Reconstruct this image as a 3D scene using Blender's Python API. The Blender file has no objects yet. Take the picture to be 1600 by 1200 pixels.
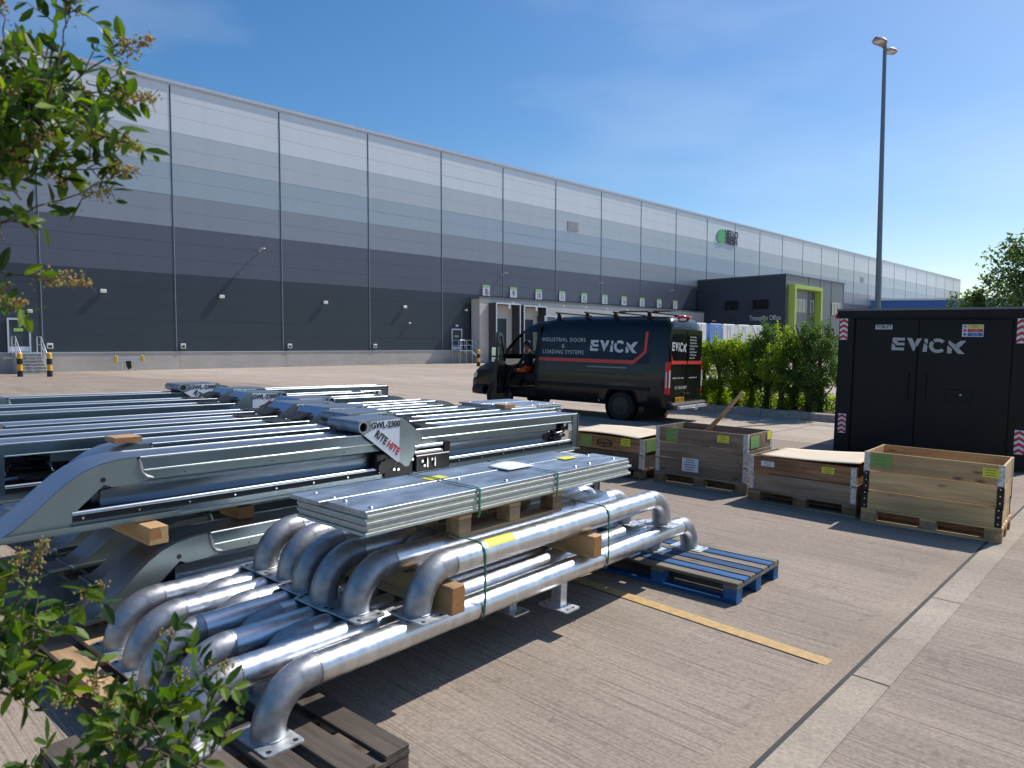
import bpy, bmesh, math, random
from mathutils import Vector, Matrix
R=math.radians; PI=math.pi
SC=bpy.context.scene; COL=SC.collection
# ---------------------------------------------------------------- camera, sky, sun, exposure
CAM_H=1.7; PITCH=math.atan(59/1100)
cd=bpy.data.cameras.new("camera"); cam=bpy.data.objects.new("camera",cd); COL.objects.link(cam)
cam.location=(0,0,CAM_H); cam.rotation_euler=(PI/2-PITCH,0,0)
cd.sensor_width=36; cd.lens=24.75; cd.clip_start=.05; cd.clip_end=2500
cd.dof.use_dof=True; cd.dof.focus_distance=11.0; cd.dof.aperture_fstop=6.8
SC.camera=cam
SUN=Vector((.549,.373,.748)).normalized()
W=bpy.data.worlds.new("World"); SC.world=W; W.use_nodes=True
nt=W.node_tree; bg=nt.nodes['Background']
sky=nt.nodes.new('ShaderNodeTexSky'); sky.sky_type='NISHITA'; sky.sun_disc=False
sky.sun_elevation=math.asin(SUN.z); sky.sun_rotation=math.atan2(SUN.x,SUN.y)
sky.air_density=1.0; sky.dust_density=.75; sky.ozone_density=2.5; sky.altitude=0
hs=nt.nodes.new('ShaderNodeHueSaturation'); hs.inputs['Saturation'].default_value=1.32
# faint high cirrus
tc=nt.nodes.new('ShaderNodeTexCoord'); mp=nt.nodes.new('ShaderNodeMapping'); mp.inputs['Scale'].default_value=(2.0,2.6,7)
mp.inputs['Rotation'].default_value=(.3,.5,.9)
nz=nt.nodes.new('ShaderNodeTexNoise'); nz.inputs['Scale'].default_value=1.3; nz.inputs['Detail'].default_value=5; nz.inputs['Roughness'].default_value=.5
rp=nt.nodes.new('ShaderNodeValToRGB'); rp.color_ramp.elements[0].position=.5; rp.color_ramp.elements[1].position=.85
rp.color_ramp.elements[1].color=(.16,.16,.16,1)
mx=nt.nodes.new('ShaderNodeMixRGB'); mx.inputs[2].default_value=(8.5,8.8,9.2,1)
nt.links.new(tc.outputs['Generated'],mp.inputs[0]); nt.links.new(mp.outputs[0],nz.inputs[0]); nt.links.new(nz.outputs[0],rp.inputs[0])
nt.links.new(rp.outputs[0],mx.inputs[0]); nt.links.new(sky.outputs[0],hs.inputs['Color']); nt.links.new(hs.outputs[0],mx.inputs[1])
nt.links.new(mx.outputs[0],bg.inputs[0]); bg.inputs[1].default_value=.105
sl=bpy.data.lights.new("sun",'SUN'); sl.energy=4.0; sl.angle=R(.5); sl.color=(1,.95,.87)
so=bpy.data.objects.new("sun",sl); COL.objects.link(so); so.rotation_euler=SUN.to_track_quat('Z','Y').to_euler()
SC.view_settings.view_transform='Standard'; SC.view_settings.look='None'; SC.view_settings.exposure=.30; SC.view_settings.gamma=1
SC.cycles.max_bounces=8; SC.cycles.transparent_max_bounces=8
# ---------------------------------------------------------------- frames
K=.026; TA=math.atan(K)
TILT=Matrix.Rotation(TA,4,'Y')            # the yard falls gently to the right
EV=Vector((.641,.767,0)); QV=Vector((.767,-.641,0))
def AB(a,b,h=0): return EV*a+QV*b+Vector((0,0,h))
def YM(p,ang=0): return TILT@Matrix.Translation(Vector(p))@Matrix.Rotation(ang,4,'Z')
ANG_E=math.atan2(.767,.641); ANG_Q=math.atan2(-.641,.767)
D=54.31; DV=Vector((.711,.703,0)); NV=Vector((.703,-.711,0))
ANG_W=math.atan2(.703,.711)
WM=Matrix.Translation(-NV*D)@Matrix.Rotation(ANG_W,4,'Z')   # local x along the wall, y into the building
def wl(s,q,z,ang=0): return WM@Matrix.Translation((s,-q,z))@Matrix.Rotation(ang,4,'Z')
def ss(t): t=max(0,min(1,t)); return t*t*(3-2*t)
def gz(x,y):
    w=1-ss((y-22)/18); w*=1 if y>-10 else 1-ss((-10-y)/10)
    xx=x if abs(x)<11 else math.copysign(11+3*math.tanh((abs(x)-11)/3),x)
    return -K*xx*w
# ---------------------------------------------------------------- materials
MATS={}
def mat(name,col,rough=.6,metal=0,var=.12,scale=6,stretch=(1,1,1),bump=0,bscale=None,emit=None,spec=None,coat=0,var2=None,rotz=0,detail=4,vcol=None,rvar=0,trans=0,alpha=None,coords='Object'):
    m=bpy.data.materials.new(name); m.use_nodes=True; t=m.node_tree; b=t.nodes['Principled BSDF']; N=t.nodes.new; Lk=t.links.new
    b.inputs['Roughness'].default_value=rough; b.inputs['Metallic'].default_value=metal
    if spec is not None: b.inputs['Specular IOR Level'].default_value=spec
    if coat: b.inputs['Coat Weight'].default_value=coat; b.inputs['Coat Roughness'].default_value=.06
    if trans: b.inputs['Transmission Weight'].default_value=trans
    c=N('ShaderNodeTexCoord'); p=N('ShaderNodeMapping'); p.inputs['Scale'].default_value=stretch; p.inputs['Rotation'].default_value=(0,0,rotz)
    Lk(c.outputs[coords],p.inputs[0])
    n=N('ShaderNodeTexNoise'); n.inputs['Scale'].default_value=scale; n.inputs['Detail'].default_value=detail; n.inputs['Roughness'].default_value=.62
    Lk(p.outputs[0],n.inputs[0])
    r=N('ShaderNodeValToRGB'); e=r.color_ramp.elements; e[0].position=.3; e[1].position=.7
    c2=var2 or tuple(min(1,x*(1+var)) for x in col); c1=vcol or tuple(x*(1-var) for x in col)
    e[0].color=(*c1,1); e[1].color=(*c2,1)
    Lk(n.outputs[0],r.inputs[0]); Lk(r.outputs[0],b.inputs['Base Color'])
    if rvar:
        mr=N('ShaderNodeMapRange'); mr.inputs[1].default_value=.3; mr.inputs[2].default_value=.7; mr.inputs[3].default_value=max(.02,rough-rvar); mr.inputs[4].default_value=rough+rvar
        Lk(n.outputs[0],mr.inputs[0]); Lk(mr.outputs[0],b.inputs['Roughness'])
    if bump:
        bn=n
        if bscale:
            bn=N('ShaderNodeTexNoise'); bn.inputs['Scale'].default_value=bscale; bn.inputs['Detail'].default_value=3; Lk(p.outputs[0],bn.inputs[0])
        bp=N('ShaderNodeBump'); bp.inputs['Strength'].default_value=bump; bp.inputs['Distance'].default_value=.01
        Lk(bn.outputs[0],bp.inputs['Height']); Lk(bp.outputs[0],b.inputs['Normal'])
    if emit: b.inputs['Emission Color'].default_value=(*emit,1); b.inputs['Emission Strength'].default_value=1
    MATS[name]=m; return m
def hexc(r,g,b):
    f=lambda c:(c/255/12.92 if c/255<=.04045 else ((c/255+.055)/1.055)**2.4)
    return (f(r),f(g),f(b))
def concrete(name,base,amt,brush,rot,dark=.6,far=None):
    m=bpy.data.materials.new(name); m.use_nodes=True; t=m.node_tree; b=t.nodes['Principled BSDF']; N=t.nodes.new; Lk=t.links.new
    b.inputs['Roughness'].default_value=.9; b.inputs['Specular IOR Level'].default_value=.25
    c=N('ShaderNodeTexCoord')
    p=N('ShaderNodeMapping'); p.inputs['Rotation'].default_value=(0,0,rot); Lk(c.outputs['Object'],p.inputs[0])
    p2=N('ShaderNodeMapping'); p2.inputs['Scale'].default_value=(.55,52,1); Lk(p.outputs[0],p2.inputs[0])
    p3=N('ShaderNodeMapping'); p3.inputs['Scale'].default_value=(.35,1.6,1); Lk(p.outputs[0],p3.inputs[0])
    n=N('ShaderNodeTexNoise'); n.inputs['Scale'].default_value=1.6; n.inputs['Detail'].default_value=3; n.inputs['Roughness'].default_value=.75; Lk(p2.outputs[0],n.inputs[0])
    s=N('ShaderNodeTexNoise'); s.inputs['Scale'].default_value=.8; s.inputs['Detail'].default_value=7; s.inputs['Roughness'].default_value=.6; Lk(p3.outputs[0],s.inputs[0])
    g=N('ShaderNodeTexNoise'); g.inputs['Scale'].default_value=55; g.inputs['Detail'].default_value=3; Lk(c.outputs['Object'],g.inputs[0])
    sp=N('ShaderNodeTexNoise'); sp.inputs['Scale'].default_value=9; sp.inputs['Detail'].default_value=2; Lk(c.outputs['Object'],sp.inputs[0])
    def rng(nd,a,bb,lo,hi):
        r=N('ShaderNodeMapRange'); r.inputs[1].default_value=a; r.inputs[2].default_value=bb; r.inputs[3].default_value=lo; r.inputs[4].default_value=hi; Lk(nd.outputs[0],r.inputs[0]); return r
    def mul(a,bb):
        x=N('ShaderNodeMath'); x.operation='MULTIPLY'; Lk(a.outputs[0],x.inputs[0]); Lk(bb.outputs[0],x.inputs[1]); return x
    f=mul(mul(rng(n,.33,.52,1-brush,1.04),rng(s,.3,.7,1-amt,1+amt)),mul(rng(g,.3,.7,.82,1.18),rng(sp,.62,.74,1,dark)))
    mx=N('ShaderNodeMixRGB'); mx.blend_type='MULTIPLY'; mx.inputs[0].default_value=1; mx.inputs[1].default_value=(*base,1)
    if far:
        dt=N('ShaderNodeVectorMath'); dt.operation='DOT_PRODUCT'; dt.inputs[1].default_value=(.684,.729,0); Lk(c.outputs['Object'],dt.inputs[0])
        rr_=N('ShaderNodeMapRange'); rr_.inputs[1].default_value=13.58; rr_.inputs[2].default_value=13.62; Lk(dt.outputs['Value'],rr_.inputs[0])
        r2=N('ShaderNodeMapRange'); r2.inputs[1].default_value=.35; r2.inputs[2].default_value=.65; r2.inputs[3].default_value=0; r2.inputs[4].default_value=1
        big=N('ShaderNodeTexNoise'); big.inputs['Scale'].default_value=.07; big.inputs['Detail'].default_value=5; Lk(p3.outputs[0],big.inputs[0]); Lk(big.outputs[0],r2.inputs[0])
        fc=N('ShaderNodeMixRGB'); fc.inputs[1].default_value=(*far[0],1); fc.inputs[2].default_value=(*far[1],1); Lk(r2.outputs[0],fc.inputs[0])
        bc=N('ShaderNodeMixRGB'); bc.inputs[1].default_value=(*base,1); Lk(rr_.outputs[0],bc.inputs[0]); Lk(fc.outputs[0],bc.inputs[2]); Lk(bc.outputs[0],mx.inputs[1])
    cb=N('ShaderNodeCombineColor'); 
    for k in range(3): Lk(f.outputs[0],cb.inputs[k])
    Lk(cb.outputs[0],mx.inputs[2]); Lk(mx.outputs[0],b.inputs['Base Color'])
    bp=N('ShaderNodeBump'); bp.inputs['Strength'].default_value=.7; bp.inputs['Distance'].default_value=.004
    Lk(n.outputs[0],bp.inputs['Height']); Lk(bp.outputs[0],b.inputs['Normal'])
    return m
def wood(name,col,dark=.55,rough=.75,axis=0,sc=1.0):
    st=[14,14,14]; st[axis]=.9
    m=mat(name,col,rough,0,scale=1.4*sc,stretch=tuple(st),vcol=tuple(c*dark for c in col),var=.18,bump=.25,detail=6)
    t=m.node_tree; N=t.nodes.new; b=t.nodes['Principled BSDF']; src=b.inputs['Base Color'].links[0].from_socket
    c=N('ShaderNodeTexCoord'); p=N('ShaderNodeMapping'); s2=[9,9,9]; s2[axis]=3.2; p.inputs['Scale'].default_value=s2; t.links.new(c.outputs['Object'],p.inputs[0])
    oi=N('ShaderNodeObjectInfo'); ad=N('ShaderNodeVectorMath'); ad.operation='ADD'; t.links.new(p.outputs[0],ad.inputs[0]); cbx=N('ShaderNodeCombineXYZ'); mu=N('ShaderNodeMath'); mu.operation='MULTIPLY'; mu.inputs[1].default_value=40; t.links.new(oi.outputs['Random'],mu.inputs[0])
    for k in range(3): t.links.new(mu.outputs[0],cbx.inputs[k])
    t.links.new(cbx.outputs[0],ad.inputs[1])
    v=N('ShaderNodeTexVoronoi'); v.inputs['Scale'].default_value=.8; t.links.new(ad.outputs[0],v.inputs[0])
    r=N('ShaderNodeValToRGB'); e=r.color_ramp.elements; e[0].position=.05; e[0].color=(.22,.16,.12,1); e[1].position=.16; e[1].color=(1,1,1,1); t.links.new(v.outputs['Distance'],r.inputs[0])
    n2=N('ShaderNodeTexNoise'); n2.inputs['Scale'].default_value=.35; n2.inputs['Detail'].default_value=6; t.links.new(ad.outputs[0],n2.inputs[0])
    r3=N('ShaderNodeValToRGB'); e=r3.color_ramp.elements; e[0].position=.32; e[0].color=(.62,.58,.56,1); e[1].position=.6; e[1].color=(1.08,1.04,1,1); t.links.new(n2.outputs[0],r3.inputs[0])
    m1=N('ShaderNodeMixRGB'); m1.blend_type='MULTIPLY'; m1.inputs[0].default_value=.85; m2=N('ShaderNodeMixRGB'); m2.blend_type='MULTIPLY'; m2.inputs[0].default_value=1
    t.links.new(src,m1.inputs[1]); t.links.new(r.outputs[0],m1.inputs[2]); t.links.new(m1.outputs[0],m2.inputs[1]); t.links.new(r3.outputs[0],m2.inputs[2]); hv=N('ShaderNodeHueSaturation'); mr=N('ShaderNodeMapRange'); mr.inputs[3].default_value=.78; mr.inputs[4].default_value=1.2; t.links.new(oi.outputs['Random'],mr.inputs[0]); t.links.new(mr.outputs[0],hv.inputs['Value']); t.links.new(m2.outputs[0],hv.inputs['Color']); t.links.new(hv.outputs[0],b.inputs['Base Color'])
    return m
rotg=math.atan2(-.684,.729)
M=dict(
 yard=concrete('brushed_concrete',(.305,.25,.203),.16,.44,-rotg,.80,far=((.36,.29,.235),(.46,.39,.33))),
 apron=concrete('smooth_concrete_margin',(.30,.242,.19),.16,.10,-rotg,.8),
 edge=concrete('pale_concrete_margin',(.35,.298,.238),.16,.14,-rotg,.85),
 jointm=mat('joint_sealant',(.055,.052,.05),.9),
 yellow=mat('yellow_road_paint',(.56,.36,.12),.8,var=.1,scale=26,stretch=(1,1,1),vcol=(.36,.26,.15),bump=.3,detail=8),
 white=mat('white_road_paint',(.72,.66,.56),.8,scale=9,vcol=(.45,.38,.31)),
 kerb=mat('kerb_concrete',(.36,.32,.27),.9,var=.2,scale=5,bump=.3,bscale=60),
 soil=mat('bark_soil',(.12,.075,.045),.95,var=.4,scale=30,bump=.8),
 plinth=mat('plinth_concrete',(.46,.43,.39),.85,var=.1,scale=.7,stretch=(1,1,2)),
 dockw=mat('dock_wall_panel',(.62,.59,.54),.7,var=.05,scale=.7),
 galv=mat('galvanised_pipe',(.66,.68,.71),.35,1,var=.14,scale=6,stretch=(3,1,1),bump=.03,rvar=.07,detail=8),
 elbow=mat('dull_galvanised_elbow',(.38,.385,.405),.47,.85,var=.38,scale=11,bump=.06,bscale=40,rvar=.06,detail=7),
 plate=mat('galvanised_plate',(.60,.63,.66),.48,.85,var=.25,scale=16,bump=.12,rvar=.1,detail=6),
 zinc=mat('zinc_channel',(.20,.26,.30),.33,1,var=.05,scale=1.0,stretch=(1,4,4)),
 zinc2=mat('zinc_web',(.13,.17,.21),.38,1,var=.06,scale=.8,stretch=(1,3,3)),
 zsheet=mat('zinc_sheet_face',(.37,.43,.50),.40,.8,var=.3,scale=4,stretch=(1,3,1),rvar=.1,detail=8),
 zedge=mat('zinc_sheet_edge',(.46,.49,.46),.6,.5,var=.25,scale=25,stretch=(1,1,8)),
 zlit=mat('zinc_lit_tone',(.46,.51,.60),.34,1,var=.06,scale=1.0,stretch=(1,4,4)),  # paler copy of the channel zinc, light on its tops put in the colour
 bright=mat('bright_zinc_edge',(.60,.65,.68),.35,.9,var=.03),
 cream=mat('zinc_yellowed',(.25,.305,.31),.40,.8,var=.08,scale=3),
 rubber=mat('black_rubber',(.012,.012,.013),.6),
 blackm=mat('black_mechanism',(.016,.016,.018),.38,.3),
 bolt=mat('bright_bolt',(.75,.75,.72),.3,1),
 label=mat('white_label',(.74,.77,.82),.35,var=.02),
 ink=mat('black_ink',(.015,.015,.018),.5,var=0),
 redink=mat('red_ink',(.55,.02,.02),.5,var=0),
 ystick=mat('yellow_sticker',(.72,.68,.06),.6,var=.05),
 gstick=mat('green_sticker',(.20,.36,.10),.7,var=.12,scale=20),
 paper=mat('white_paper',(.72,.72,.78),.7,var=.03),
 strap=mat('green_strap',(.01,.12,.07),.4,var=.15,scale=20),
 woodp=wood('pale_pallet_wood',(.50,.34,.19),.62,axis=1),
 woodq=wood('plank_wood',(.50,.34,.19),.62,axis=0),
 woodb=wood('brown_pallet_block',(.30,.19,.10),.6,axis=2),
 woodd=wood('dark_weathered_wood',(.13,.105,.085),.4,axis=1),
 woodg=wood('grey_weathered_collar',(.36,.265,.185),.55,axis=0),
 woody=wood('yellow_pine_collar',(.60,.41,.20),.72,axis=0),
 woodr=wood('red_stained_collar',(.48,.27,.13),.45,axis=0,sc=1.5),
 timber=wood('fresh_timber',(.52,.34,.16),.7,axis=1),
 timend=mat('timber_end_grain',(.36,.17,.06),.8,var=.2,scale=30),
 blue=wood('blue_pallet_paint',(.012,.115,.34),.45,axis=1),
 bluew=wood('worn_blue_board',(.27,.245,.19),.35,axis=1),
 ply=mat('beige_board',(.66,.55,.41),.8,var=.06,scale=3),
 hinge=mat('steel_hinge',(.55,.57,.58),.5,.7,var=.35,scale=30),
 hingeb=mat('black_hinge',(.02,.02,.022),.5,.4),
 vpaint=mat('black_van_paint',(.0035,.0038,.0045),.3,0,var=.1,coat=.3,spec=.35),
 vtrim=mat('black_trim',(.008,.008,.009),.55,spec=.3),
 tyre=mat('tyre',(.014,.014,.014),.85,bump=.3,scale=40),
 rim=mat('black_alloy',(.022,.022,.024),.35,.4),
 redlens=mat('red_lens',(.55,.012,.02),.15,spec=.6),
 clrlens=mat('clear_lens',(.6,.6,.6),.12,spec=.6),
 vinylw=mat('white_vinyl',(.62,.64,.67),.45,var=.02),
 vinylr=mat('red_vinyl',(.66,.055,.035),.4,var=.02),
 glass=mat('dark_glass',(.008,.010,.013),.12,spec=.35),
 plateY=mat('number_plate_yellow',(.75,.36,.02),.4,var=.02),
 unitp=mat('matt_black_panel',(.0045,.0052,.0065),.45,.0,var=.5,scale=1.6,stretch=(1,1,.5),spec=.28,rvar=.09,detail=7),
 unitg=mat('grey_roof_edge',(.16,.17,.20),.5),
 reflw=mat('reflective_white',(.74,.74,.76),.4,var=.02),
 reflr=mat('reflective_red',(.50,.02,.035),.4,var=.05),
 bl=mat('sign_blue',(.02,.11,.40),.5,var=.02),
 yl=mat('sign_yellow',(.75,.62,.04),.5,var=.02),
 gl=mat('sign_green',(.30,.58,.12),.5,var=.02),
 column=mat('galvanised_column',(.20,.23,.26),.5,.5,var=.08,scale=3),
 lamp=mat('lamp_housing',(.30,.28,.27),.5,.2,var=.05),
 lampg=mat('lamp_glass',(.62,.60,.58),.3,var=.1),
 wlamp=mat('white_housing',(.72,.72,.70),.4,var=.03),
 silver=mat('silver_trim',(.62,.65,.70),.4,.5,var=.04),
 darkdoor=mat('dark_door',(.035,.05,.065),.45,var=.06),
 shelter=mat('dark_shelter_curtain',(.06,.065,.07),.7),
 yb=mat('bollard_yellow',(.75,.42,.03),.5),
 bb=mat('bollard_black',(.015,.015,.015),.5),
 officed=mat('office_dark_cladding',(.040,.052,.075),.45,.2,var=.04,scale=.4),
 officel=mat('office_grey_cladding',(.115,.14,.17),.4,.2,var=.04,scale=.4),
 lime=mat('lime_frame',(.42,.55,.10),.5,var=.04),
 winf=mat('office_glass',(.10,.14,.17),.08,spec=.8),
 trw=mat('trailer_white',(.78,.78,.76),.5,var=.03),
 trb=mat('trailer_blue',(.13,.28,.62),.5,var=.03),
 car=mat('red_car_paint',(.42,.02,.03),.25,coat=.5,var=.03),
 logog=mat('logo_green',(.10,.45,.16),.5,var=.1,scale=1),
 logok=mat('logo_black',(.03,.04,.06),.5,var=.02),
 bark=mat('bark',(.09,.065,.05),.9,var=.3,scale=12,stretch=(1,1,.3),bump=.6),
 stem=mat('shrub_stem',(.10,.055,.045),.7,var=.25,scale=60),
 flower=mat('faded_flower',(.36,.22,.075),.8,var=.45,scale=45),
 flowerg=mat('green_bud',(.30,.32,.08),.7,var=.3,scale=45),
 skin=mat('skin',(.36,.17,.11),.55,var=.05),
 hair=mat('dark_hair',(.018,.012,.010),.6,var=.2,scale=60),
 cloth=mat('black_clothing',(.018,.018,.022),.85,var=.1),
 hivis=mat('orange_hi_vis',(.80,.10,.02),.6,var=.05),
 seatc=mat('seat_fabric',(.035,.035,.04),.9),
)
def leafmat(name,c1,c2,c3,trans=.35,rough=.45,scale=40,sep=1.0):
    m=bpy.data.materials.new(name); m.use_nodes=True; t=m.node_tree; b=t.nodes['Principled BSDF']; N=t.nodes.new; Lk=t.links.new
    g=N('ShaderNodeNewGeometry'); r=N('ShaderNodeValToRGB'); e=r.color_ramp.elements
    e[0].position=0; e[0].color=(*c1,1); e[1].position=1; e[1].color=(*c3,1); x=e.new(.55); x.color=(*c2,1)
    Lk(g.outputs['Random Per Island'],r.inputs[0]); Lk(r.outputs[0],b.inputs['Base Color'])
    b.inputs['Roughness'].default_value=rough
    tr=N('ShaderNodeBsdfTranslucent'); hs=N('ShaderNodeHueSaturation'); hs.inputs['Value'].default_value=1.9; hs.inputs['Saturation'].default_value=1.15; hs.inputs['Hue'].default_value=.485
    Lk(r.outputs[0],hs.inputs['Color']); Lk(hs.outputs[0],tr.inputs[0])
    mx=N('ShaderNodeMixShader'); mx.inputs[0].default_value=trans; Lk(b.outputs[0],mx.inputs[1]); Lk(tr.outputs[0],mx.inputs[2]); Lk(mx.outputs[0],t.nodes['Material Output'].inputs[0])
    return m
M['leafn']=leafmat('privet_leaf',(.018,.046,.010),(.055,.12,.015),(.17,.26,.022),.45,.45)
M['leafh']=leafmat('hedge_leaf',(.03,.062,.018),(.07,.14,.028),(.15,.24,.045),.45,.5)
M['leafy']=leafmat('bright_hedge_leaf',(.09,.15,.018),(.19,.30,.03),(.34,.44,.06),.5,.5)
M['leaft']=leafmat('tree_leaf',(.04,.075,.025),(.075,.135,.038),(.14,.21,.06),.45,.5)
# cladding colours: one per band
def clad(name,c,met=.25,rough=.42):
    m=mat(name,c,rough,met,var=.03,scale=.9,stretch=(1,1,.08),detail=4); return m
BAND=[clad('clad_anthracite',(.040,.055,.070)),clad('clad_slate',(.105,.12,.158)),clad('clad_mid_grey',(.27,.30,.35)),clad('clad_pale_blue',(.36,.43,.495)),clad('clad_light_grey',(.48,.53,.56)),clad('clad_silver',(.70,.73,.745))]
# ---------------------------------------------------------------- mesh builder
class MB:
    def __init__(s): s.v=[]; s.f=[]; s.m=[]; s.sm=[]
    def add(s,vs,fs,mi=0,sm=False):
        o=len(s.v); s.v+= [tuple(v) for v in vs]
        for f in fs: s.f.append(tuple(i+o for i in f)); s.m.append(mi); s.sm.append(sm)
        return s
    def box(s,x0,x1,y0,y1,z0,z1,mi=0,T=None):
        vs=[Vector((x,y,z)) for z in (z0,z1) for y in (y0,y1) for x in (x0,x1)]
        if T: vs=[T@v for v in vs]
        return s.add(vs,[(0,2,3,1),(4,5,7,6),(0,1,5,4),(2,6,7,3),(0,4,6,2),(1,3,7,5)],mi)
    def bev(s,x0,x1,y0,y1,z0,z1,b=.005,mi=0,T=None,j=0):
        # box with chamfered vertical & horizontal edges (24-vertex)
        bm=bmesh.new(); bmesh.ops.create_cube(bm,size=1)
        for v in bm.verts:
            v.co=Vector(((x0+x1)/2+v.co.x*(x1-x0),(y0+y1)/2+v.co.y*(y1-y0),(z0+z1)/2+v.co.z*(z1-z0)))
            if j: v.co+=Vector((random.uniform(-j,j),random.uniform(-j,j),random.uniform(-j,j)))
        bmesh.ops.bevel(bm,geom=bm.edges[:],offset=min(b,.45*min(x1-x0,y1-y0,z1-z0)),segments=1,affect='EDGES')
        vs=[(T@v.co if T else v.co.copy()) for v in bm.verts]; fs=[[v.index for v in f.verts] for f in bm.faces]
        bm.verts.index_update(); fs=[[v.index for v in f.verts] for f in bm.faces]
        bm.free(); return s.add(vs,fs,mi)
    def tube(s,pts,r,n=12,mi=0,caps=True,sm=True,rf=None):
        pts=[Vector(p) for p in pts]; rings=[]; up=None
        for i,p in enumerate(pts):
            t=(pts[min(i+1,len(pts)-1)]-pts[max(i-1,0)]).normalized()
            if up is None:
                up=Vector((0,0,1)) if abs(t.z)<.9 else Vector((1,0,0))
            a=t.cross(up)
            if a.length<1e-5: up=Vector((1,0,0)); a=t.cross(up)
            a.normalize(); up=a.cross(t).normalized()
            rr=rf[i] if rf else r
            rings.append([p+a*math.cos(2*PI*k/n)*rr+up*math.sin(2*PI*k/n)*rr for k in range(n)])
        vs=[v for g in rings for v in g]; fs=[]
        for i in range(len(pts)-1):
            for k in range(n):
                fs.append((i*n+k,i*n+(k+1)%n,(i+1)*n+(k+1)%n,(i+1)*n+k))
        s.add(vs,fs,mi,sm)
        if caps:
            s.add(rings[0],[tuple(range(n))],mi); s.add(rings[-1],[tuple(reversed(range(n)))],mi)
        return s
    def cyl(s,p0,p1,r,n=16,mi=0,caps=True,r1=None): return s.tube([p0,p1],r,n,mi,caps,True,[r,r if r1 is None else r1])
    def ring(s,p0,p1,r0,r1,n=24,mi=0):
        # open hollow cylinder with thickness
        a=Vector(p0); b=Vector(p1); t=(b-a).normalized(); u=Vector((0,0,1)) if abs(t.z)<.9 else Vector((1,0,0)); x=t.cross(u).normalized(); y=x.cross(t)
        C=lambda c,r:[c+x*math.cos(2*PI*k/n)*r+y*math.sin(2*PI*k/n)*r for k in range(n)]
        vs=C(a,r1)+C(b,r1)+C(b,r0)+C(a,r0)
        fs=[(g*n+k,g*n+(k+1)%n,((g+1)%4)*n+(k+1)%n,((g+1)%4)*n+k) for g in range(4) for k in range(n)]
        return s.add(vs,fs,mi,False)
    def prism(s,poly,fn,t0,t1,mi=0,sm=False):
        # poly 2D extruded between t0 and t1; fn(u,v,t)->xyz
        n=len(poly); vs=[fn(u,v,t0) for u,v in poly]+[fn(u,v,t1) for u,v in poly]
        fs=[tuple(range(n)),tuple(reversed(range(n,2*n)))]
        s.add(vs,fs,mi); return s.add(vs,[(i,n+i,n+(i+1)%n,(i+1)%n) for i in range(n)],mi,sm)
    def strip(s,A,B,mi=0,sm=True):
        n=len(A); return s.add(list(A)+list(B),[(i,i+1,n+i+1,n+i) for i in range(n-1)],mi,sm)
    def build(s,name,mats,parent=None,M4=None,fixn=True):
        me=bpy.data.meshes.new(name); me.from_pydata([tuple(v) for v in s.v],[],s.f)
        if not isinstance(mats,(list,tuple)): mats=[mats]
        for m in mats: me.materials.append(m)
        me.polygons.foreach_set('material_index',s.m); me.polygons.foreach_set('use_smooth',s.sm)
        if fixn:
            bm=bmesh.new(); bm.from_mesh(me); bmesh.ops.remove_doubles(bm,verts=bm.verts,dist=1e-5) if fixn=='w' else None
            bmesh.ops.recalc_face_normals(bm,faces=bm.faces)
            lv=[v for v in bm.verts if not v.link_faces]
            if lv: bmesh.ops.delete(bm,geom=lv,context='VERTS')
            bm.to_mesh(me); bm.free()
        me.update(); o=bpy.data.objects.new(name,me); COL.objects.link(o)
        if parent: o.parent=parent
        if M4 is not None: o.matrix_basis=M4
        return o
def tag(o,label=None,cat=None,group=None,kind=None):
    if label: o['label']=label
    if cat: o['category']=cat
    if group: o['group']=group
    if kind: o['kind']=kind
    return o
def thing(name,label,cat,M4,group=None):
    o=bpy.data.objects.new(name,None); COL.objects.link(o); o.empty_display_size=.2; o.matrix_basis=M4
    return tag(o,label,cat,group)
def copy_tree(o,parent=None):
    c=o.copy(); COL.objects.link(c)
    if parent: c.parent=parent
    for ch in list(o.children): copy_tree(ch,c)
    return c
def dup(o,M4,label=None,group=None):
    c=copy_tree(o); c.matrix_basis=M4
    if label: c['label']=label
    if group: c['group']=group
    return c
def text(name,body,size,m,parent,M4,align='CENTER',off=0,ext=.001,sx=1,space=1,line=1):
    cu=bpy.data.curves.new(name,'FONT'); cu.body=body; cu.size=size; cu.align_x=align; cu.align_y='CENTER'; cu.offset=off; cu.extrude=ext
    cu.space_character=space; cu.space_line=line; cu.resolution_u=3
    t=bpy.data.objects.new(name,cu); COL.objects.link(t); dg=bpy.context.evaluated_depsgraph_get(); dg.update()
    me=bpy.data.meshes.new_from_object(t.evaluated_get(dg)); COL.objects.unlink(t); bpy.data.objects.remove(t)
    for v in me.vertices: v.co.x*=sx
    me.materials.clear(); me.materials.append(m); o=bpy.data.objects.new(name,me); COL.objects.link(o)
    o.parent=parent; o.matrix_basis=M4; return o
def mats4(ex,ey,ez,o):
    m=Matrix.Identity(4)
    for i,a in enumerate((ex,ey,ez,o)):
        for j in range(3): m[j][i]=a[j]
    return m
def facing(o,xd,up=(0,0,1)):   # text frame: x along xd, y along up
    x=Vector(xd).normalized(); u=Vector(up).normalized(); return mats4(x,u,x.cross(u),Vector(o))
random.seed(7)
#%%SETTING
def sheet(name,pts,m,lift,kind='structure',nseg=1):
    # flat convex sheet laid on the yard plane (yard coords)
    b=MB(); n=len(pts); vs=[TILT@Vector((x,y,lift)) for x,y in pts]; b.add(vs,[tuple(range(n))]); o=b.build(name,m,fixn=False); 
    if o.data.polygons[0].normal.z<0: o.data.flip_normals()
    return tag(o,kind=kind)
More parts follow.
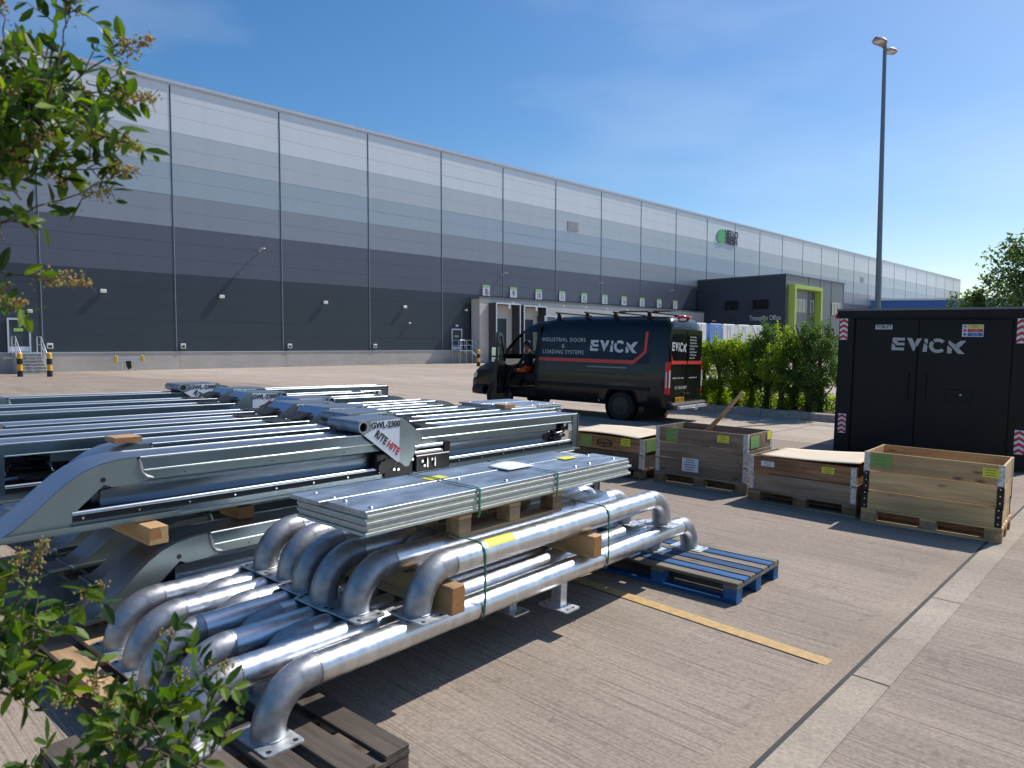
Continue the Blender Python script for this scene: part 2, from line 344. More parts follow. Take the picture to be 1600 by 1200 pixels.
# ground: one grid to the horizon
xs=[-900,-500,-300,-200,-140,-100,-70,-50,-38]+[x*1.5 for x in range(-18,19)]+[38,50,70,100,140,200,300,500,900]
ys=[-300,-150,-80,-50,-35]+[y*1.5 for y in range(-16,30)]+[50,60,75,95,120,160,220,300,450,700,1200]
g=MB(); g.add([(x,y,gz(x,y)) for y in ys for x in xs],[(j*len(xs)+i,j*len(xs)+i+1,(j+1)*len(xs)+i+1,(j+1)*len(xs)+i) for j in range(len(ys)-1) for i in range(len(xs)-1)],0,True)
tag(g.build('ground',M['yard'],fixn=False),kind='structure')
JD=Vector((.684,.729,0)); JN=Vector((.729,-.684,0))
def J(t,n): p=JD*t+JN*n; return (p.x,p.y)
def jstrip(name,n0,n1,t0,t1,m,l): return sheet(name,[J(t0,n0),J(t1,n0),J(t1,n1),J(t0,n1)],m,l)
jstrip('concrete_margin',-1.36,-1.203,-3,20,M['apron'],.004)
jstrip('concrete_margin',-1.18,-1.0,-3,20,M['edge'],.004)
jstrip('expansion_joint',-1.203,-1.18,-3,20,M['jointm'],.005)
jstrip('expansion_joint',-6.2,-6.185,-3,20,M['jointm'],.004)
for t in (13.6,): sheet('expansion_joint',[J(t,-9),J(t,6),J(t+.02,6),J(t+.02,-9)],M['jointm'],.005)
rj=random.Random(3)
for k in range(40):
    t0=.2+k*.17+rj.uniform(0,.08); L1=rj.uniform(.02,.1)*(1 if rj.random()<.75 else .3); n0=-1.362+rj.uniform(-.003,.003); sheet('mortar_line',[J(t0,n0),J(t0+L1,n0),J(t0+L1,n0+rj.uniform(.003,.007)),J(t0,n0+.004)],M['edge'],.0065)
for t0 in (2.55,3.9,5.6): sheet('saw_cut',[J(t0,-1.18),J(t0+.008,-1.18),J(t0+.008,-1.0),J(t0,-1.0)],M['jointm'],.0065)
# yellow bay line
p0=Vector((.42,5.14,0)); p1=Vector((1.75,3.79,0)); dn=Vector((.711,.703,0))*.052
sheet('yellow_line',[(p0-dn)[:2],(p1-dn)[:2],(p1+dn)[:2],(p0+dn)[:2]],M['yellow'],.006)
def wsheet(name,s0,s1,q0,q1,m,l=.006):
    b=MB(); b.add([WM@Vector((s,-q,l)) for s,q in((s0,q0),(s1,q0),(s1,q1),(s0,q1))],[(0,1,2,3)]); o=b.build(name,m,fixn=False)
    if o.data.polygons[0].normal.z<0: o.data.flip_normals()
    return tag(o,kind='structure')
def wsq(x,y): v=Vector((x,y,0))+NV*D; return v@DV, v@NV
for x,y,l in ((-8,28.2,3),(-6.3,28.4,2.6),(-4.4,30.2,2.4),(-4.2,31.9,2.6),(-2.9,29.1,2.6),(-9.5,30.2,3.2),(-22.2,34.5,2.6),(-7,36,3)):
    s,q=wsq(x,y); wsheet('white_line',s-l/2,s+l/2,q-.12,q+.12,M['white'],.02)
for x,y,l in ((-2.65,24.4,.7),(-2.1,25.1,.6),(-3.1,25.6,.6),(-1.5,24.2,.5)):
    s,q=wsq(x,y); wsheet('yellow_line',s-l/2,s+l/2,q-.1,q+.1,M['yellow'],.02)
# far concrete bay joints parallel and perpendicular to the warehouse
for q in (6.2,14,22): wsheet('expansion_joint',-40,230,q,q+.05,M['jointm'],.008)
# planting bed with haunched kerb
def kerbseg(b0,b1,name):
    k=MB(); n=6
    prof=[(17.5,0),(17.55,.02),(18.05,.05),(18.12,.22),(18.16,.24),(18.36,.24),(18.4,.2),(18.4,-.1),(17.5,-.1)]
    vs=[];m=len(prof)
    for i in (0,1):
        bb=(b0,b1)[i]
        for a,h in prof: vs.append(TILT@AB(a,bb,h))
    k.add(vs,[(j,(j+1)%m,m+(j+1)%m,m+j) for j in range(m)]+[tuple(range(m)),tuple(range(m,2*m))])
    return tag(k.build(name,M['kerb']),kind='structure')
for i in range(9): kerbseg(-11.6+i*1.22,-11.6+(i+1)*1.22-.012,'kerb')
so_=MB(); 
so_.add([TILT@AB(a,b,.19+random.uniform(-.02,.03)) for a in [18.4+i*.25 for i in range(9)] for b in [-11.6+j*.3 for j in range(37)]],[(i*37+j,i*37+j+1,(i+1)*37+j+1,(i+1)*37+j) for i in range(8) for j in range(36)],0,True)
tag(so_.build('soil_bed',M['soil'],fixn=False),kind='structure')
bk=MB(); bk.add([TILT@AB(a,b,h) for b in (-11.6,-.6) for a,h in ((20.4,-.1),(20.4,.24),(20.55,.24),(20.55,-.1))],[(0,1,5,4),(1,2,6,5),(2,3,7,6)]); tag(bk.build('kerb',M['kerb']),kind='structure')
#%%WAREHOUSE
wh=thing('warehouse','very long silver to charcoal banded warehouse filling the background','warehouse',WM)
BAY=8.36; J0=18.92; S0=J0-BAY*7; S1=235.2; TOP=20.646; PL=1.3; PH=1.138; 
rows=[0]*5+[1]*3+[2]*2+[3]*2+[4]*2+[5]*3
joints=[J0+BAY*k for k in range(-7,26)]+[S1]
c=MB()
for i in range(len(joints)-1):
    a=joints[i]+.06; b=joints[i+1]-.06
    for r,bi in enumerate(rows):
        z0=PL+r*PH+.006; z1=PL+(r+1)*PH-.006
        yb=random.uniform(-.004,.004)
        c.add([(a,yb,z0),(b,yb,z0),(b,yb,z1),(a,yb,z1)],[(0,1,2,3)],bi)
        c.add([(a,yb,z1),(b,yb,z1),(b,.02,z1+.006),(a,.02,z1+.006)],[(0,1,2,3)],bi)
c.build('wall_cladding',BAND,wh)
c=MB(); c.box(S0,S1,.022,.5,PL,TOP+.1,0); c.box(S0,S1,.5,120,0,TOP-.3,1); c.build('wall_core',[BAND[1],BAND[1]],wh)
jm=mat('panel_joint_recess',(.07,.085,.105),.6); jm2=mat('panel_joint_highlight_trim',(.30,.34,.39),.4,.3)  # dark joint line; trim on its right coloured pale as a highlight
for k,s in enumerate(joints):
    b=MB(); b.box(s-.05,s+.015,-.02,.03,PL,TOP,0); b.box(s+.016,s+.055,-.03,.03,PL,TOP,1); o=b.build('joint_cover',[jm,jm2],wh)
b=MB(); b.box(S0,S1,-.12,.6,TOP+.02,TOP+.24); b.box(S0,S1,-.05,.6,TOP-.12,TOP+.02); b.build('roof_flashing',mat('roof_flashing',(.55,.57,.59),.4,.3),wh)
b=MB()
for i in range(len(joints)-1):
    b.box(joints[i]+.01+.2,joints[i+1]-.01+.2,-.14,.4,-.2,PL-.03)
b.build('plinth',M['plinth'],wh)
b=MB(); b.box(S0,S1,-.18,.0,PL-.03,PL+.01); b.build('plinth_sill',M['silver'],wh)
# dock wall
DS0=47.72; DS1=91.2; DP=1.4; DH=6.5
b=MB(); b.box(DS0,DS1,-DP,-.15,0,DH); b.build('dock_wall',M['dockw'],wh)
b=MB(); b.box(DS0-.1,DS1,-DP-.08,-.1,DH,DH+.18); b.build('dock_capping',mat('dock_cap',(.16,.17,.19),.5),wh)
# vents
for s,z in((63.73,15.72),(157.4,15.7)):
    v=MB(); v.box(s-.95,s+.95,-.035,-.0,z-.55,z+.55,0)
    for k in range(7): v.box(s-.88,s+.88,-.05,-.036,z-.48+k*.142,z-.48+k*.142+.075,1)
    v.build('vent_grille',[mat('vent_frame',(.30,.31,.32),.5),mat('vent_slat',(.42,.43,.44),.5)],wh)
# logo sign: green half lemon badge and dark letters
lg=thing('wall_logo','green blob badge with two lines of dark lettering high on the silver cladding','sign',wl(98.1,.04,18.34))
v=MB(); poly=[(1.05*math.cos(t)*1.0,1.05*math.sin(t)) for t in [2*PI*k/28 for k in range(28)]]
poly=[(x*1.15+.25*y+ (.35 if (x>.4 and y<-.4) else 0),y) for x,y in poly]
v.prism(poly,lambda u,w,t:(u,t,w),-.1,0); v.build('badge',M['logog'],lg)
text('lettering','HELLO\nFRESH',1.45,M['logok'],lg,facing((3.15,-.07,0),(1,0,0)),off=.04,ext=.03,sx=.95,line=.76)
# dock signs
NW='eight nine ten eleven twelve thirteen fourteen fifteen sixteen seventeen eighteen'.split()
for k in range(10):
    s=49.86+3.98*k
    t=thing('dock_sign','white board with green strip numbered %s above the docks'%NW[k],'sign',wl(s,.06,7.5),'numbered boards above the docks')
    v=MB(); v.box(-.52,.52,-.03,0,-.56,.56); v.build('board',M['vinylw'],t)
    v=MB(); v.box(-.52,.52,-.042,-.032,.33,.56); v.build('green_strip',M['gl'],t)
    text('number',str(8+k),.85,M['ink'],t,facing((0,-.034,-.16),(1,0,0)),off=.012,sx=.9 if k<2 else .72)
    text('small_word','DOCK',.2,M['vinylw'],t,facing((0,-.044,.445),(1,0,0)))
# dock shelters
def shelter(s0,s1,h,lab):
    t=thing('dock_shelter',lab,'dock shelter',wl((s0+s1)/2,DP,0),'dock shelters along the loading wall'); w=(s1-s0)/2; d=1.1
    v=MB(); v.box(-w,-w+.16,-d,0,0 if h>6 else 1,h); v.box(w-.16,w,-d,0,0 if h>6 else 1,h); v.box(-w+.16,w-.16,-d,0,h-.14,h)
    v.build('side_curtain',M['shelter'],t)
    v=MB(); v.box(-w-.02,-w+.12,-d-.05,-d,0 if h>6 else 1,h); v.box(w-.12,w+.02,-d-.05,-d,0 if h>6 else 1,h); v.box(-w+.12,w-.12,-d-.05,-d,h-.13,h+.02); v.build('frame',M['silver'],t)
    v=MB(); v.box(-w*.62,w*.42,-.05,-.004,1.25,4.55); v.build('dock_door',M['darkdoor'],t)
    v=MB(); v.box(-w*.72,w*.72,-.35,-.01,.0,1.2); v.build('leveller_pit',M['shelter'],t)
    v=MB(); v.box(-w*.02,w*.14,-d-.08,-d-.05,h-.55,h-.1); v.build('tag_board',M['vinylw'],t)
shelter(48.95,52.45,6.1,'tall silver framed dock shelter below board 8 beside the steps')
shelter(52.95,56.5,6.0,'second tall silver framed dock shelter below board 9')
for k in range(2,10):
    s=49.86+3.98*k; shelter(s-1.65,s+1.65,5.0,'low dock shelter under the board numbered %s'%NW[k])
# small wall lights on the dock wall
for k in range(6):
    t=thing('dock_light','small stub light on the dock wall between boards %s and %s'%(NW[k],NW[k+1]),'lamp',wl(51.9+3.98*k,DP,6.15),'stub lights on the dock wall')
    v=MB(); v.cyl((0,0,0),(0,-.45,.08),.02,6); v.build('arm',M['silver'],t)
    v=MB(); v.tube([(0,-.45,.08),(0,-.55,.05),(0,-.62,-.02)],.05,8,rf=[.04,.09,.05]); v.build('lamp_head',M['wlamp'],t)
# floodlights
fl=["white wall floodlight over the left staff door bay","white wall floodlight left of the lamp shadow on the charcoal wall","white wall floodlight in the middle of the charcoal wall","white wall floodlight nearest the dock steps, upper one","small round white light just below the floodlight nearest the dock steps"]
for (s,z,k) in ((14.17,5.47,0),(22.28,5.48,1),(31.14,5.42,2),(39.43,5.36,3),(39.95,3.87,4)):
    t=thing('wall_floodlight',fl[k],'lamp',wl(s,.03,z),'white floodlights on the charcoal cladding')
    w=.19 if k<4 else .1
    v=MB(); v.box(-.05,.05,-.05,0,-.05,.05); v.build('bracket',M['silver'],t)
    v=MB(); v.bev(-w,w,-.24,-.05,-w*.6,w*.7,.03); v.build('lamp_head',M['wlamp'],t)
for s,z,lab in ((9.9,3.95,'small white light right above the left staff door'),(45.75,3.75,'small white light right above the staff door by the docks'),(47.0,5.35,'white wall floodlight on the narrow charcoal strip beside the dock wall')):
    t=thing('wall_floodlight',lab,'lamp',wl(s,.03,z),'white floodlights on the charcoal cladding')
    v=MB(); v.box(-.04,.04,-.05,0,-.04,.04); v.build('bracket',M['silver'],t)
    v=MB(); v.bev(-.15,.15,-.24,-.05,-.1,.11,.03); v.build('lamp_head',M['wlamp'],t)
for i,(s,z) in enumerate(((25.4,9.4),(52.1,9.4),(68.4,9.4),(84.2,9.4))):
    t=thing('wall_lantern',["streetlight style lantern on an arm high on the left bays","arm lantern high above dock boards eight and nine","arm lantern high above dock boards twelve and thirteen","arm lantern high above dock boards sixteen and seventeen"][i],'lamp',wl(s,.03,z),'arm lanterns high on the wall')
    v=MB(); v.tube([(0,0,-.2),(0,-.15,-.05),(0,-.38,.0)],.05,8); v.build('arm',M['silver'],t)
    v=MB(); v.prism([(-.08,-.3),(.08,-.3),(.17,-.45),(.16,-.75),(0,-.85),(-.16,-.75),(-.17,-.45)],lambda u,w,q:(u,w,q),-.03,.04); v.build('lamp_head',M['wlamp'],t)
for i,s in enumerate((10.95,19.35,27.8,36.1)):
    t=thing('bell_box',["grey box low on the cladding beside the left staff door","grey box low on the cladding above the yellow barrier rack","grey box low on the cladding, third from the left","grey box low on the cladding, nearest the dock"][i],'box',wl(s,.04,1.7),'small boxes low on the wall')
    v=MB(); v.bev(-.17,.17,-.2,0,-.16,.2,.02); v.build('housing',M['wlamp'],t)
    v=MB(); v.box(-.11,.11,-.215,-.201,-.09,.06); v.build('grille',M['rubber'],t)
# staff doors (parts of the warehouse) and their steel steps
def staffdoor(s,w,z1):
    v=MB(); v.box(s-w/2+.1,s+w/2-.1,-.1,-.05,PL+.05,z1-.12); dr=v.build('door',M['darkdoor'],wh)
    v=MB(); v.box(s-w/2,s-w/2+.1,-.16,-.02,PL,z1); v.box(s+w/2-.1,s+w/2,-.16,-.02,PL,z1); v.box(s-w/2+.1,s+w/2-.1,-.16,-.02,z1-.12,z1); v.build('door_frame',M['silver'],dr)
    v=MB(); v.box(s-w*.22,s+w*.18,-.115,-.101,z1-.85,z1-.65); v.build('door_notice',M['gl'],dr)
    v=MB(); v.box(s-w/2+.1,s+w/2-.1,-.112,-.101,PL+.05,PL+.38); v.build('kick_plate',M['silver'],dr)
staffdoor(9.3,1.25,3.5); staffdoor(45.8,1.35,3.45)
def steps(lab,sc,dirn,q0,lx=1.35,nst=6):
    t=thing('steel_steps',lab,'steps',wl(sc,.2,0),'steel steps up to the staff doors')
    # straight flight: landing in front of door then down toward dirn ('out' or 'right')
    v=MB()
    if dirn=='out':
        v.box(-lx/2,lx/2,-1.2,0,1.22,1.28); 
        for k in range(nst): v.box(-lx/2,lx/2,-1.2-.28*(k+1),-1.2-.28*k,1.22-.2*(k+1),1.25-.2*(k+1))
        v.build('tread',M['silver'],t)
        v=MB()
        for k in range(nst+1): v.box(-lx/2+.03,lx/2-.03,-1.2-.28*k+.0,-1.2-.28*k+.01,1.2-.2*(k+1)+.06,1.2-.2*k)
        v.build('riser',mat('step_riser',(.20,.19,.17),.7,var=.3,scale=8),t)
        for sx in (-1,1):
            x=sx*lx/2
            v=MB(); v.tube([(x,0,2.3),(x,-1.2,2.3),(x,-1.2-.28*nst,1.1),(x,-1.2-.28*nst,0)],.03,8)
            v.tube([(x,0,1.8),(x,-1.2,1.8),(x,-1.2-.28*nst,.6)],.025,8)
            for yy,z in ((-.05,2.3),(-1.2,2.3),(-2.0,1.7)): v.cyl((x,yy,0),(x,yy,z),.028,8)
            v.build('handrail',M['silver'],t)
            v=MB(); v.box(x-.02,x+.02,-1.2,0,0,1.2); v.build('side_panel',M['silver'],t)
    else:
        v.box(-.8,.8,-1.3,0,1.22,1.28)
        for k in range(nst): v.box(.8+.28*k,.8+.28*(k+1),-1.2,-.1,1.22-.2*(k+1),1.25-.2*(k+1))
        v.build('tread',M['silver'],t)
        for yy in (-1.25,-.05):
            v=MB(); v.tube([(-.8,yy,2.3),(.8,yy,2.3),(.8+.28*nst,yy,1.1),(.8+.28*nst,yy,0)],.03,8); v.tube([(-.8,yy,1.8),(.8,yy,1.8),(.8+.28*nst,yy,.6)],.025,8)
            for xx,z in ((-.8,2.3),(0,2.3),(.8,2.3),(1.65,1.7)): v.cyl((xx,yy,0),(xx,yy,z),.028,8)
            v.build('handrail',M['silver'],t)
            v=MB(); v.prism([(.8,1.25),(.8+.28*nst,.05),(.8+.28*nst,-.0),(.65,1.1)],lambda u,w,q:(u,q,w),yy-.02,yy+.02); v.build('stringer',M['silver'],t)
steps('steel steps with twin handrails below the left staff door','%s'%9.55 and 9.55,'out',0)
steps('steel side steps and landing below the staff door by the docks',45.9,'right',0)
def bollard(M4,lab,h=1.35,r=.13):
    t=thing('bollard',lab,'bollard',M4,'yellow and black bollards at the steps')
    v=MB(); v.cyl((0,0,0),(0,0,h*.95),r,16,0); v.tube([(0,0,h*.95),(0,0,h*.985),(0,0,h)],r,16,rf=[r,r*.8,r*.2]); v.build('post',M['yb'],t)
    for z0,z1 in((.0,.28),(.56,.82)):
        v=MB(); v.ring((0,0,z0*h/1.1+.002),(0,0,z1*h/1.1),r*.98,r+.006); v.build('black_band',M['bb'],t)
bollard(Matrix.Translation((-27.4,39.2,0)),'yellow and black bollard left of the left steel steps')
bollard(Matrix.Translation((-25.75,39.2,0)),'yellow and black bollard right of the left steel steps')
bollard(Matrix.Translation((-2.85,59.8,0)),'yellow and black bollard beside the steps near the docks',1.4,.15)
# barrier rack by the plinth
t=thing('barrier_rack','low steel rack with yellow corner caps standing by the plinth','rack',wl(15.35,1.3,0,R(-8))@Matrix.Diagonal((.62,1,1.12,1)))
v=MB()
for z in (.75,.62): v.box(-1.3,1.3,-.04,.04,z,z+.09); 
v.box(-2.3,1.3,.55,.63,.7,.8); v.box(-1.3,-1.2,0,.6,.66,.74); v.box(1.2,1.3,0,.6,.66,.74); v.build('rail',M['silver'],t)
for x in (-1.1,-.7,.6,1.1):
    v=MB(); v.box(x-.05,x+.05,-.03,.05,0,.62); v.build('leg',M['silver'],t)
for x in (-1.3,1.3):
    v=MB(); v.bev(x-.16,x+.16,-.12,.14,.55,.95,.04); v.build('corner_cap',M['yb'],t)
v=MB(); v.prism([(-.3,.62),(.2,.62),(.25,.2),(-.05,.08),(-.2,.25)],lambda u,w,q:(u,q,w),.1,.35); v.build('mechanism',M['blackm'],t)
#%%OFFICE
OS=91.31; OQ=13.3; OW=20.2; OH=11.1
of=thing('transport_office','dark box shaped office block with a lime green frame jutting from the warehouse','office',wl(OS,0,0))
v=MB(); v.box(0,OW,-OQ,-.2,0,OH-.01,1); v.add([(-.02,-OQ+.01,0),(-.02,-.2,0),(-.02,-.2,OH),(-.02,-OQ+.01,OH)],[(0,1,2,3)],0)
v.build('wall',[M['officed'],M['officel']],of)
v=MB(); v.box(-.12,OW+.1,-OQ-.1,-.2,OH,OH+.18); v.build('roof_edge',mat('office_cap',(.10,.12,.15),.5),of)
for x in (7.2,11.2,15.2,19.9):
    v=MB(); v.box(x-.05,x+.05,-OQ-.03,-OQ,0,OH); v.build('joint_cover',M['darkdoor'],of)
for q0,q1 in((4.6,6.6),(8.7,11.0)):     # windows in the dark side
    v=MB(); v.box(-.07,-.025,-q1,-q0,6.7,8.0); w=v.build('window',M['glass'],of)
    v=MB()
    for qq in (q0,(q0+q1)/2-.3,q1): v.box(-.1,-.071,-qq-.05,-qq+.05,6.7,8.0)
    v.build('window_frame',M['bb'],w)
# lime frame and window bands on the front
v=MB(); fx0,fx1,fz0,fz1=.8,9.9,2.6,9.9; d=.9; th=.52
v.box(fx0,fx0+th,-OQ-d,-OQ,fz0,fz1); v.box(fx1-th,fx1,-OQ-d,-OQ,fz0,fz1); v.box(fx0+th,fx1-th,-OQ-d,-OQ,fz1-th,fz1); v.box(fx0+th,fx1-th,-OQ-d,-OQ,fz0,fz0+th)
v.build('lime_frame',M['lime'],of)
for x0,x1 in((2,6.3),(7.9,8.8),(15.6,18.8)):
    v=MB(); v.box(x0,x1,-OQ-.04,-OQ-.004,6.3,8.1); w=v.build('window',M['winf'],of)
    v=MB(); n=max(1,int((x1-x0)/1.0))
    for k in range(n+1):
        xx=x0+(x1-x0)*k/n; v.box(xx-.06,xx+.06,-OQ-.09,-OQ-.041,6.3,8.1)
    v.box(x0+.06,x1-.06,-OQ-.085,-OQ-.041,8.02,8.1); v.build('window_frame',M['wlamp'],w)
v=MB(); v.box(8.3,9.6,-OQ-.06,-OQ-.01,0,2.3); v.build('door',M['darkdoor'],of)
text('wall_lettering','Transport Office',.95,M['vinylw'],of,facing((-.03,-10.5,5.5),(0,-1,0)),ext=.02,sx=.68)
text('wall_lettering','& Entrance',.7,M['vinylw'],of,facing((-.03,-10.5,4.1),(0,-1,0)),ext=.02)
v=MB(); v.bev(-.35,-.02,-3.3,-2.8,5.2,5.35,.03); v.build('wall_lamp',M['wlamp'],of)
# parked trailers between docks and office
for i,(s,wd,m,lab) in enumerate(((62.2,2.5,'trw','white box trailer nearest the van roof'),(65.3,2.3,'trb','blue box trailer between white trailers'),(68.0,2.5,'trw','white box trailer right of the blue one'),(71.3,2.4,'trw','fourth white trailer in the row by the docks'),(74.6,2.5,'trw','white box trailer at the right end of the row'))):
    t=thing('box_trailer',lab,'trailer',wl(s,17.8,0),'trailers backed toward the docks')
    v=MB(); v.bev(-wd/2,wd/2,0,11,1.15,4.0,.05); v.build('body',M[m],t)
    v=MB(); v.box(-wd*.35,wd*.35,.1,10.8,.95,1.14); v.build('chassis',M['vtrim'],t)
    v=MB()
    for sx in (-1,1): v.box(sx*.28-.03,sx*.28+.03,-.03,0,1.25,3.9)
    v.box(-.1,.1,-.05,-.0,3.6,3.75); v.build('door_bar',M['silver'],t)
    for y in (8.2,9.5):
        for sx in (-1,1):
            v=MB(); v.cyl((sx*(wd/2-.05),y,.5),(sx*(wd/2-.35),y,.5),.5,20); v.build('wheel',M['tyre'],t)
    for sx in (-1,1):
        v=MB(); v.box(sx*.7-.06,sx*.7+.06,1.5,1.62,0,.95); v.build('landing_leg',M['vtrim'],t)
# blue building beyond
t=thing('blue_building','low distant building with a long blue fascia beyond the lamp post','building',Matrix.Translation((97,152,0))@Matrix.Rotation(R(-5),4,'Z'))
v=MB(); v.box(-20,30,0,40,0,9.5); v.build('wall',BAND[4],t)
v=MB(); v.box(-20.2,30.2,-.3,40.3,9.5,11.6); v.build('fascia',mat('blue_fascia',(.03,.12,.36),.5,var=.04),t)
v=MB(); v.box(-20.6,30.6,-.6,40.6,11.6,12.0); v.build('roof_edge',M['silver'],t)
# red car far behind the hedge
t=thing('parked_car','small red car parked far off between hedge and black cabin','car',Matrix.Translation((55.5,121,0))@Matrix.Rotation(R(20),4,'Z'))
v=MB(); v.prism([(-2,.35),(2.0,.35),(2.05,.75),(1.2,.92),(.6,1.42),(-1.2,1.45),(-1.9,.95),(-2.05,.7)],lambda u,w,q:(u,q,w),-.85,.85); v.build('body',M['car'],t)
v=MB(); v.prism([(1.02,.93),(.55,1.34),(-1.1,1.36),(-1.6,.97)],lambda u,w,q:(u,q,w),-.86,.86); v.build('window',M['glass'],t)
for x in (-1.3,1.3):
    for y in (-.8,.8):
        v=MB(); v.cyl((x,y-.1,.33),(x,y+.1,.33),.33,18); v.build('wheel',M['tyre'],t)
# lamp post
LP=(9.93,19.2)
t=thing('lamp_post','tall slim grey lamp post with two heads behind the black cabin','street lamp',Matrix.Translation((LP[0],LP[1],gz(*LP))))
v=MB(); v.cyl((0,0,0),(0,0,1.3),.10,16); v.cyl((0,0,1.3),(0,0,9.95),.082,16,0,True,.045); v.build('column',M['column'],t)
def lhead(px,dy,z,sc,name='lamp_head'):
    v=MB(); x0=px
    s_=1 if px>=0 else -1
    pts=[(x*sc,y,z_) for x,y,z_ in[(0,0,0),(.13,0,.02),(.30,0,.05),(.52,0,.05),(.66,0,.03)]]
    w=[.05,.09,.17,.15,.03]; A=[];B=[];T=[];U=[]
    ca,sa=math.cos(dy),math.sin(dy)
    vs=[]
    for (x,y,zz),ww in zip(pts,w):
        for yy,z2 in((-ww,0),(ww,0),(ww*.7,.07),(-ww*.7,.07)):
            vs.append((x*ca-yy*sa,x*sa+yy*ca,z+zz+z2))
    n=len(pts); fs=[(i*4+k,i*4+(k+1)%4,(i+1)*4+(k+1)%4,(i+1)*4+k) for i in range(n-1) for k in range(4)]+[(0,1,2,3),((n-1)*4,(n-1)*4+1,(n-1)*4+2,(n-1)*4+3)]
    v.add(vs,fs,0); o=v.build(name,M['lamp'],t)
    l=MB(); l.add([(x*ca-y*sa,x*sa+y*ca,z+.045) for x,y in((.2,-.1),(.5,-.11),(.5,.11),(.2,.1))],[(0,1,2,3)]); l.build('lamp_glass',M['lampg'],o)
lhead(-1,R(222),9.9,.95); lhead(1,R(38),9.82,.8)
#%%TREES
def leafcloud(clumps,n,size,seed,asp=.55,up=.3):
    rnd=random.Random(seed); b=MB(); tot=sum(c[3]**2 for c in clumps); 
    for (x,y,z,r,rz) in clumps:
        k=int(n*r*r/tot)
        for _ in range(k):
            d=Vector((rnd.gauss(0,1),rnd.gauss(0,1),rnd.gauss(0,1))).normalized()*(rnd.random()**.45)
            p=Vector((x+d.x*r,y+d.y*r,z+d.z*rz)); 
            a=Vector((rnd.gauss(0,1),rnd.gauss(0,1),rnd.gauss(up,.7))).normalized(); s=size*rnd.uniform(.6,1.35)
            t=a.cross(Vector((rnd.gauss(0,1),rnd.gauss(0,1),rnd.gauss(0,1)))).normalized(); u=a.cross(t)
            b.add([p-t*s*.5,p-u*s*asp*.5+a*s*.08,p+t*s*.5,p+u*s*asp*.5+a*s*.08],[(0,1,2),(0,2,3)],0)
    return b
TREES=[(1100,1.95,1),(1124,2.0,1),(1150,2.1,1),(1174,2.2,1),(1198,2.5,0),(1220,2.35,1),(1242,2.35,0),(1264,2.6,0),(1282,2.4,0)]
tl=["bright green bushy tree touching the van rear","yellow green tree second from the van in the hedge row","pale green tree third from the van in the hedge row","low bright green tree fourth from the van in the hedge row","tall pointed tree in the middle of the hedge row","yellow green tree just right of the tall pointed one","dark green tree third from the right end of the hedge row","tall dark tree second from the right end of the hedge row","dark tree at the right end of the hedge row by the black cabin"]
def ray_a(u,a):  # yard (a,b) for pixel column u on the line at distance a
    lo,hi=-14,2
    for _ in range(50):
        m=(lo+hi)/2; P=EV*a+QV*m
        if 800+1100*P.x/P.y*.998>u: hi=m
        else: lo=m
    return m
for i,((u,h,br),lab) in enumerate(zip(TREES,tl)):
    rnd=random.Random(50+i); a=19.0+rnd.uniform(-.12,.25); bb=ray_a(u,a); h*=.93
    P=TILT@AB(a,bb,.15); t=thing('hedge_tree',lab,'tree',Matrix.Translation(P),'row of small trees behind the kerb')
    v=MB()
    v.tube([(0,0,0),(.03,.02,h*.3),(-.02,.03,h*.6),(.02,0,h*.85)],.07,8,rf=[.085,.065,.045,.015])
    for k in range(7):
        an=rnd.uniform(0,2*PI); z=rnd.uniform(.3,h*.7); v.tube([(0,0,z),(math.cos(an)*.25,math.sin(an)*.25,z+.3),(math.cos(an)*.4,math.sin(an)*.4,z+.65)],.02,5,rf=[.03,.018,.006])
    v.build('trunk',M['bark'],t)
    cl=[]
    for k in range(34):
        z=.26*h+rnd.random()*.68*h
        w=.52*math.sin(min(1,(z/h-.08)/.84)*PI*.9)+.10
        an=rnd.uniform(0,2*PI); rr=rnd.uniform(0,w); cl.append((math.cos(an)*rr,math.sin(an)*rr,z,rnd.uniform(.13,.26),rnd.uniform(.12,.24)))
    for k in range(5): cl.append((rnd.uniform(-.2,.2),rnd.uniform(-.2,.2),h*rnd.uniform(.86,1.04),.09,.2))
    for k in range(8): cl.append((rnd.uniform(-.13,.13),rnd.uniform(-.13,.13),h*rnd.uniform(.0,.32),.17,.22))
    leafcloud(cl,7500,.058,i+3).build('crown',M['leafy'] if br else M['leafh'],t,fixn=False)
rnd=random.Random(5); cl=[]
for k in range(130):
    p=TILT@AB(rnd.uniform(19.3,20.2),rnd.uniform(-11,-2.5),.2+rnd.uniform(0,.25)); cl.append((p.x,p.y,p.z+.1,rnd.uniform(.2,.35),rnd.uniform(.15,.3)))
tag(leafcloud(cl,15000,.07,77).build('ground_cover',M['leafy'],fixn=False),'low bright green ground cover growing behind the tree row','ground cover',kind='stuff')
